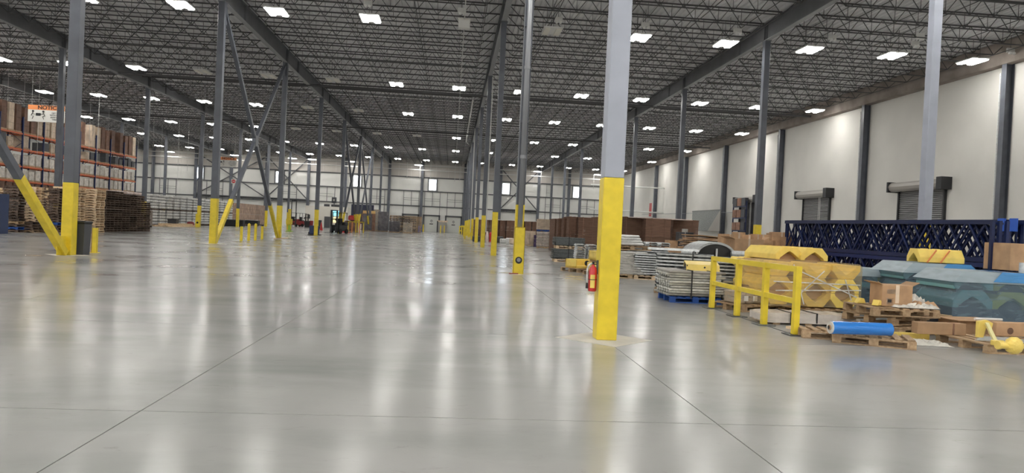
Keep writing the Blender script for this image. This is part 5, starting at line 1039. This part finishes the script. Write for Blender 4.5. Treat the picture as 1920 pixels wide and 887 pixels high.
MB().bar(o_+Vector((0,0,.03)), a_, .045, .03).ob('pole', mat('pale_yellow', (.78,.72,.35), .4), t); MB().prism([(a_.x-.10, a_.z-.2), (a_.x-.02, a_.z-.2), (a_.x+.02, a_.z-.03), (a_.x+.09, a_.z-.12), (a_.x+.11, a_.z), (a_.x+.02, a_.z+.04), (a_.x-.1, a_.z+.02)], a_.y+.02, a_.y+.07).ob('clamp', M['yelp'], t)
MB().bb(-.06, .09, -.04, .04, 0, .07).ob('shoe', M['yelp'], t, bevel=.01)
# ribbed yellow float
q_ = fl(1901, 648, .225); t = thing('yellow_float', 'ribbed yellow round float with a short neck at the right edge', 'float', q_); R_ = .105
b_ = MB(); n_ = 24; prof = []
for i in range(13):
    a = PI*i/12; prof.append((R_*math.sin(a), -R_*.9*math.cos(a)))
V = []; 
for (r_, z_) in prof:
    for j in range(n_): rr = r_*(1+.06*(j % 2)); V.append((rr*math.cos(2*PI*j/n_), z_, rr*math.sin(2*PI*j/n_)))
b_.add(V, [(i*n_+j, i*n_+(j+1) % n_, (i+1)*n_+(j+1) % n_, (i+1)*n_+j) for i in range(12) for j in range(n_)]); b_.ob('body', M['yelp'], t)
MB().cyl((-.08, 0, -.01), (-.2, 0, .0), .04, 14).cyl((-.19, 0, 0), (-.22, 0, 0), .055, 14).ob('neck', M['yelp'], t)
# ------------------------------------------------------------------ extinguisher on the near column
t = thing('fire_extinguisher', 'red fire extinguisher with pale hose hung on the near yellow column', 'extinguisher', (1.852, yk(1)-.02, .62)); t.scale = (.88, .88, .9)
MB().lathe([(.055, 0), (.062, .015), (.062, .29), (.045, .345), (.022, .365), (.02, .385)], 20).ob('cylinder', M['red'], t, smooth=True)
MB().bb(-.012, .05, -.012, .012, .385, .40).bb(-.015, .015, -.015, .015, .37, .42).bb(-.015, .06, -.01, .01, .415, .43).ob('valve', M['blk'], t)
MB().tube([(-.02, -.01, .40), (-.06, -.02, .385), (-.088, -.02, .33), (-.09, -.02, .24), (-.085, -.02, .12)], .013, 8).ob('hose', M['pipew'], t, smooth=True); MB().cyl((-.085, -.02, .12), (-.085, -.02, .04), .016, 8, .02).ob('nozzle', M['blk'], t)
lb_ = MB()
for i in range(6):
    a0 = -PI/2-.75+i*.19; a1 = a0+.19
    lb_.add([(.0635*math.cos(a0), .0635*math.sin(a0), .05), (.0635*math.cos(a1), .0635*math.sin(a1), .05), (.0635*math.cos(a1), .0635*math.sin(a1), .24), (.0635*math.cos(a0), .0635*math.sin(a0), .24)], [(0,1,2,3)])
lb_.ob('label', M['yelp'], t); MB().cyl((0, 0, .165), (0, 0, .175), .065, 20).ob('band', M['blk'], t); MB().bb(.05, .08, -.02, .02, .25, .45).ob('wall_hook', M['galvd'], t)
# red sign on the far dock column
t = thing('hanging_sign', 'red and white arrow sign on the far dock wall right of the near column', 'sign', (XW-.1, ony(1171, 375, 115).y-18, 3.9))
MB().bb(-.02, .02, -1.6, 1.6, 0, 1.9).ob('board', M['signw'], t); MB().bb(-.04, -.02, .3, 1.5, 0, 1.9).ob('red_panel', M['red'], t); MB().prism([(-.9, 1.5), (-.9, 1.0), (-1.2, 1.0), (-.7, .4), (-.2, 1.0), (-.5, 1.0), (-.5, 1.5)], -.05, -.02, 'x').ob('arrow', M['red'], t)
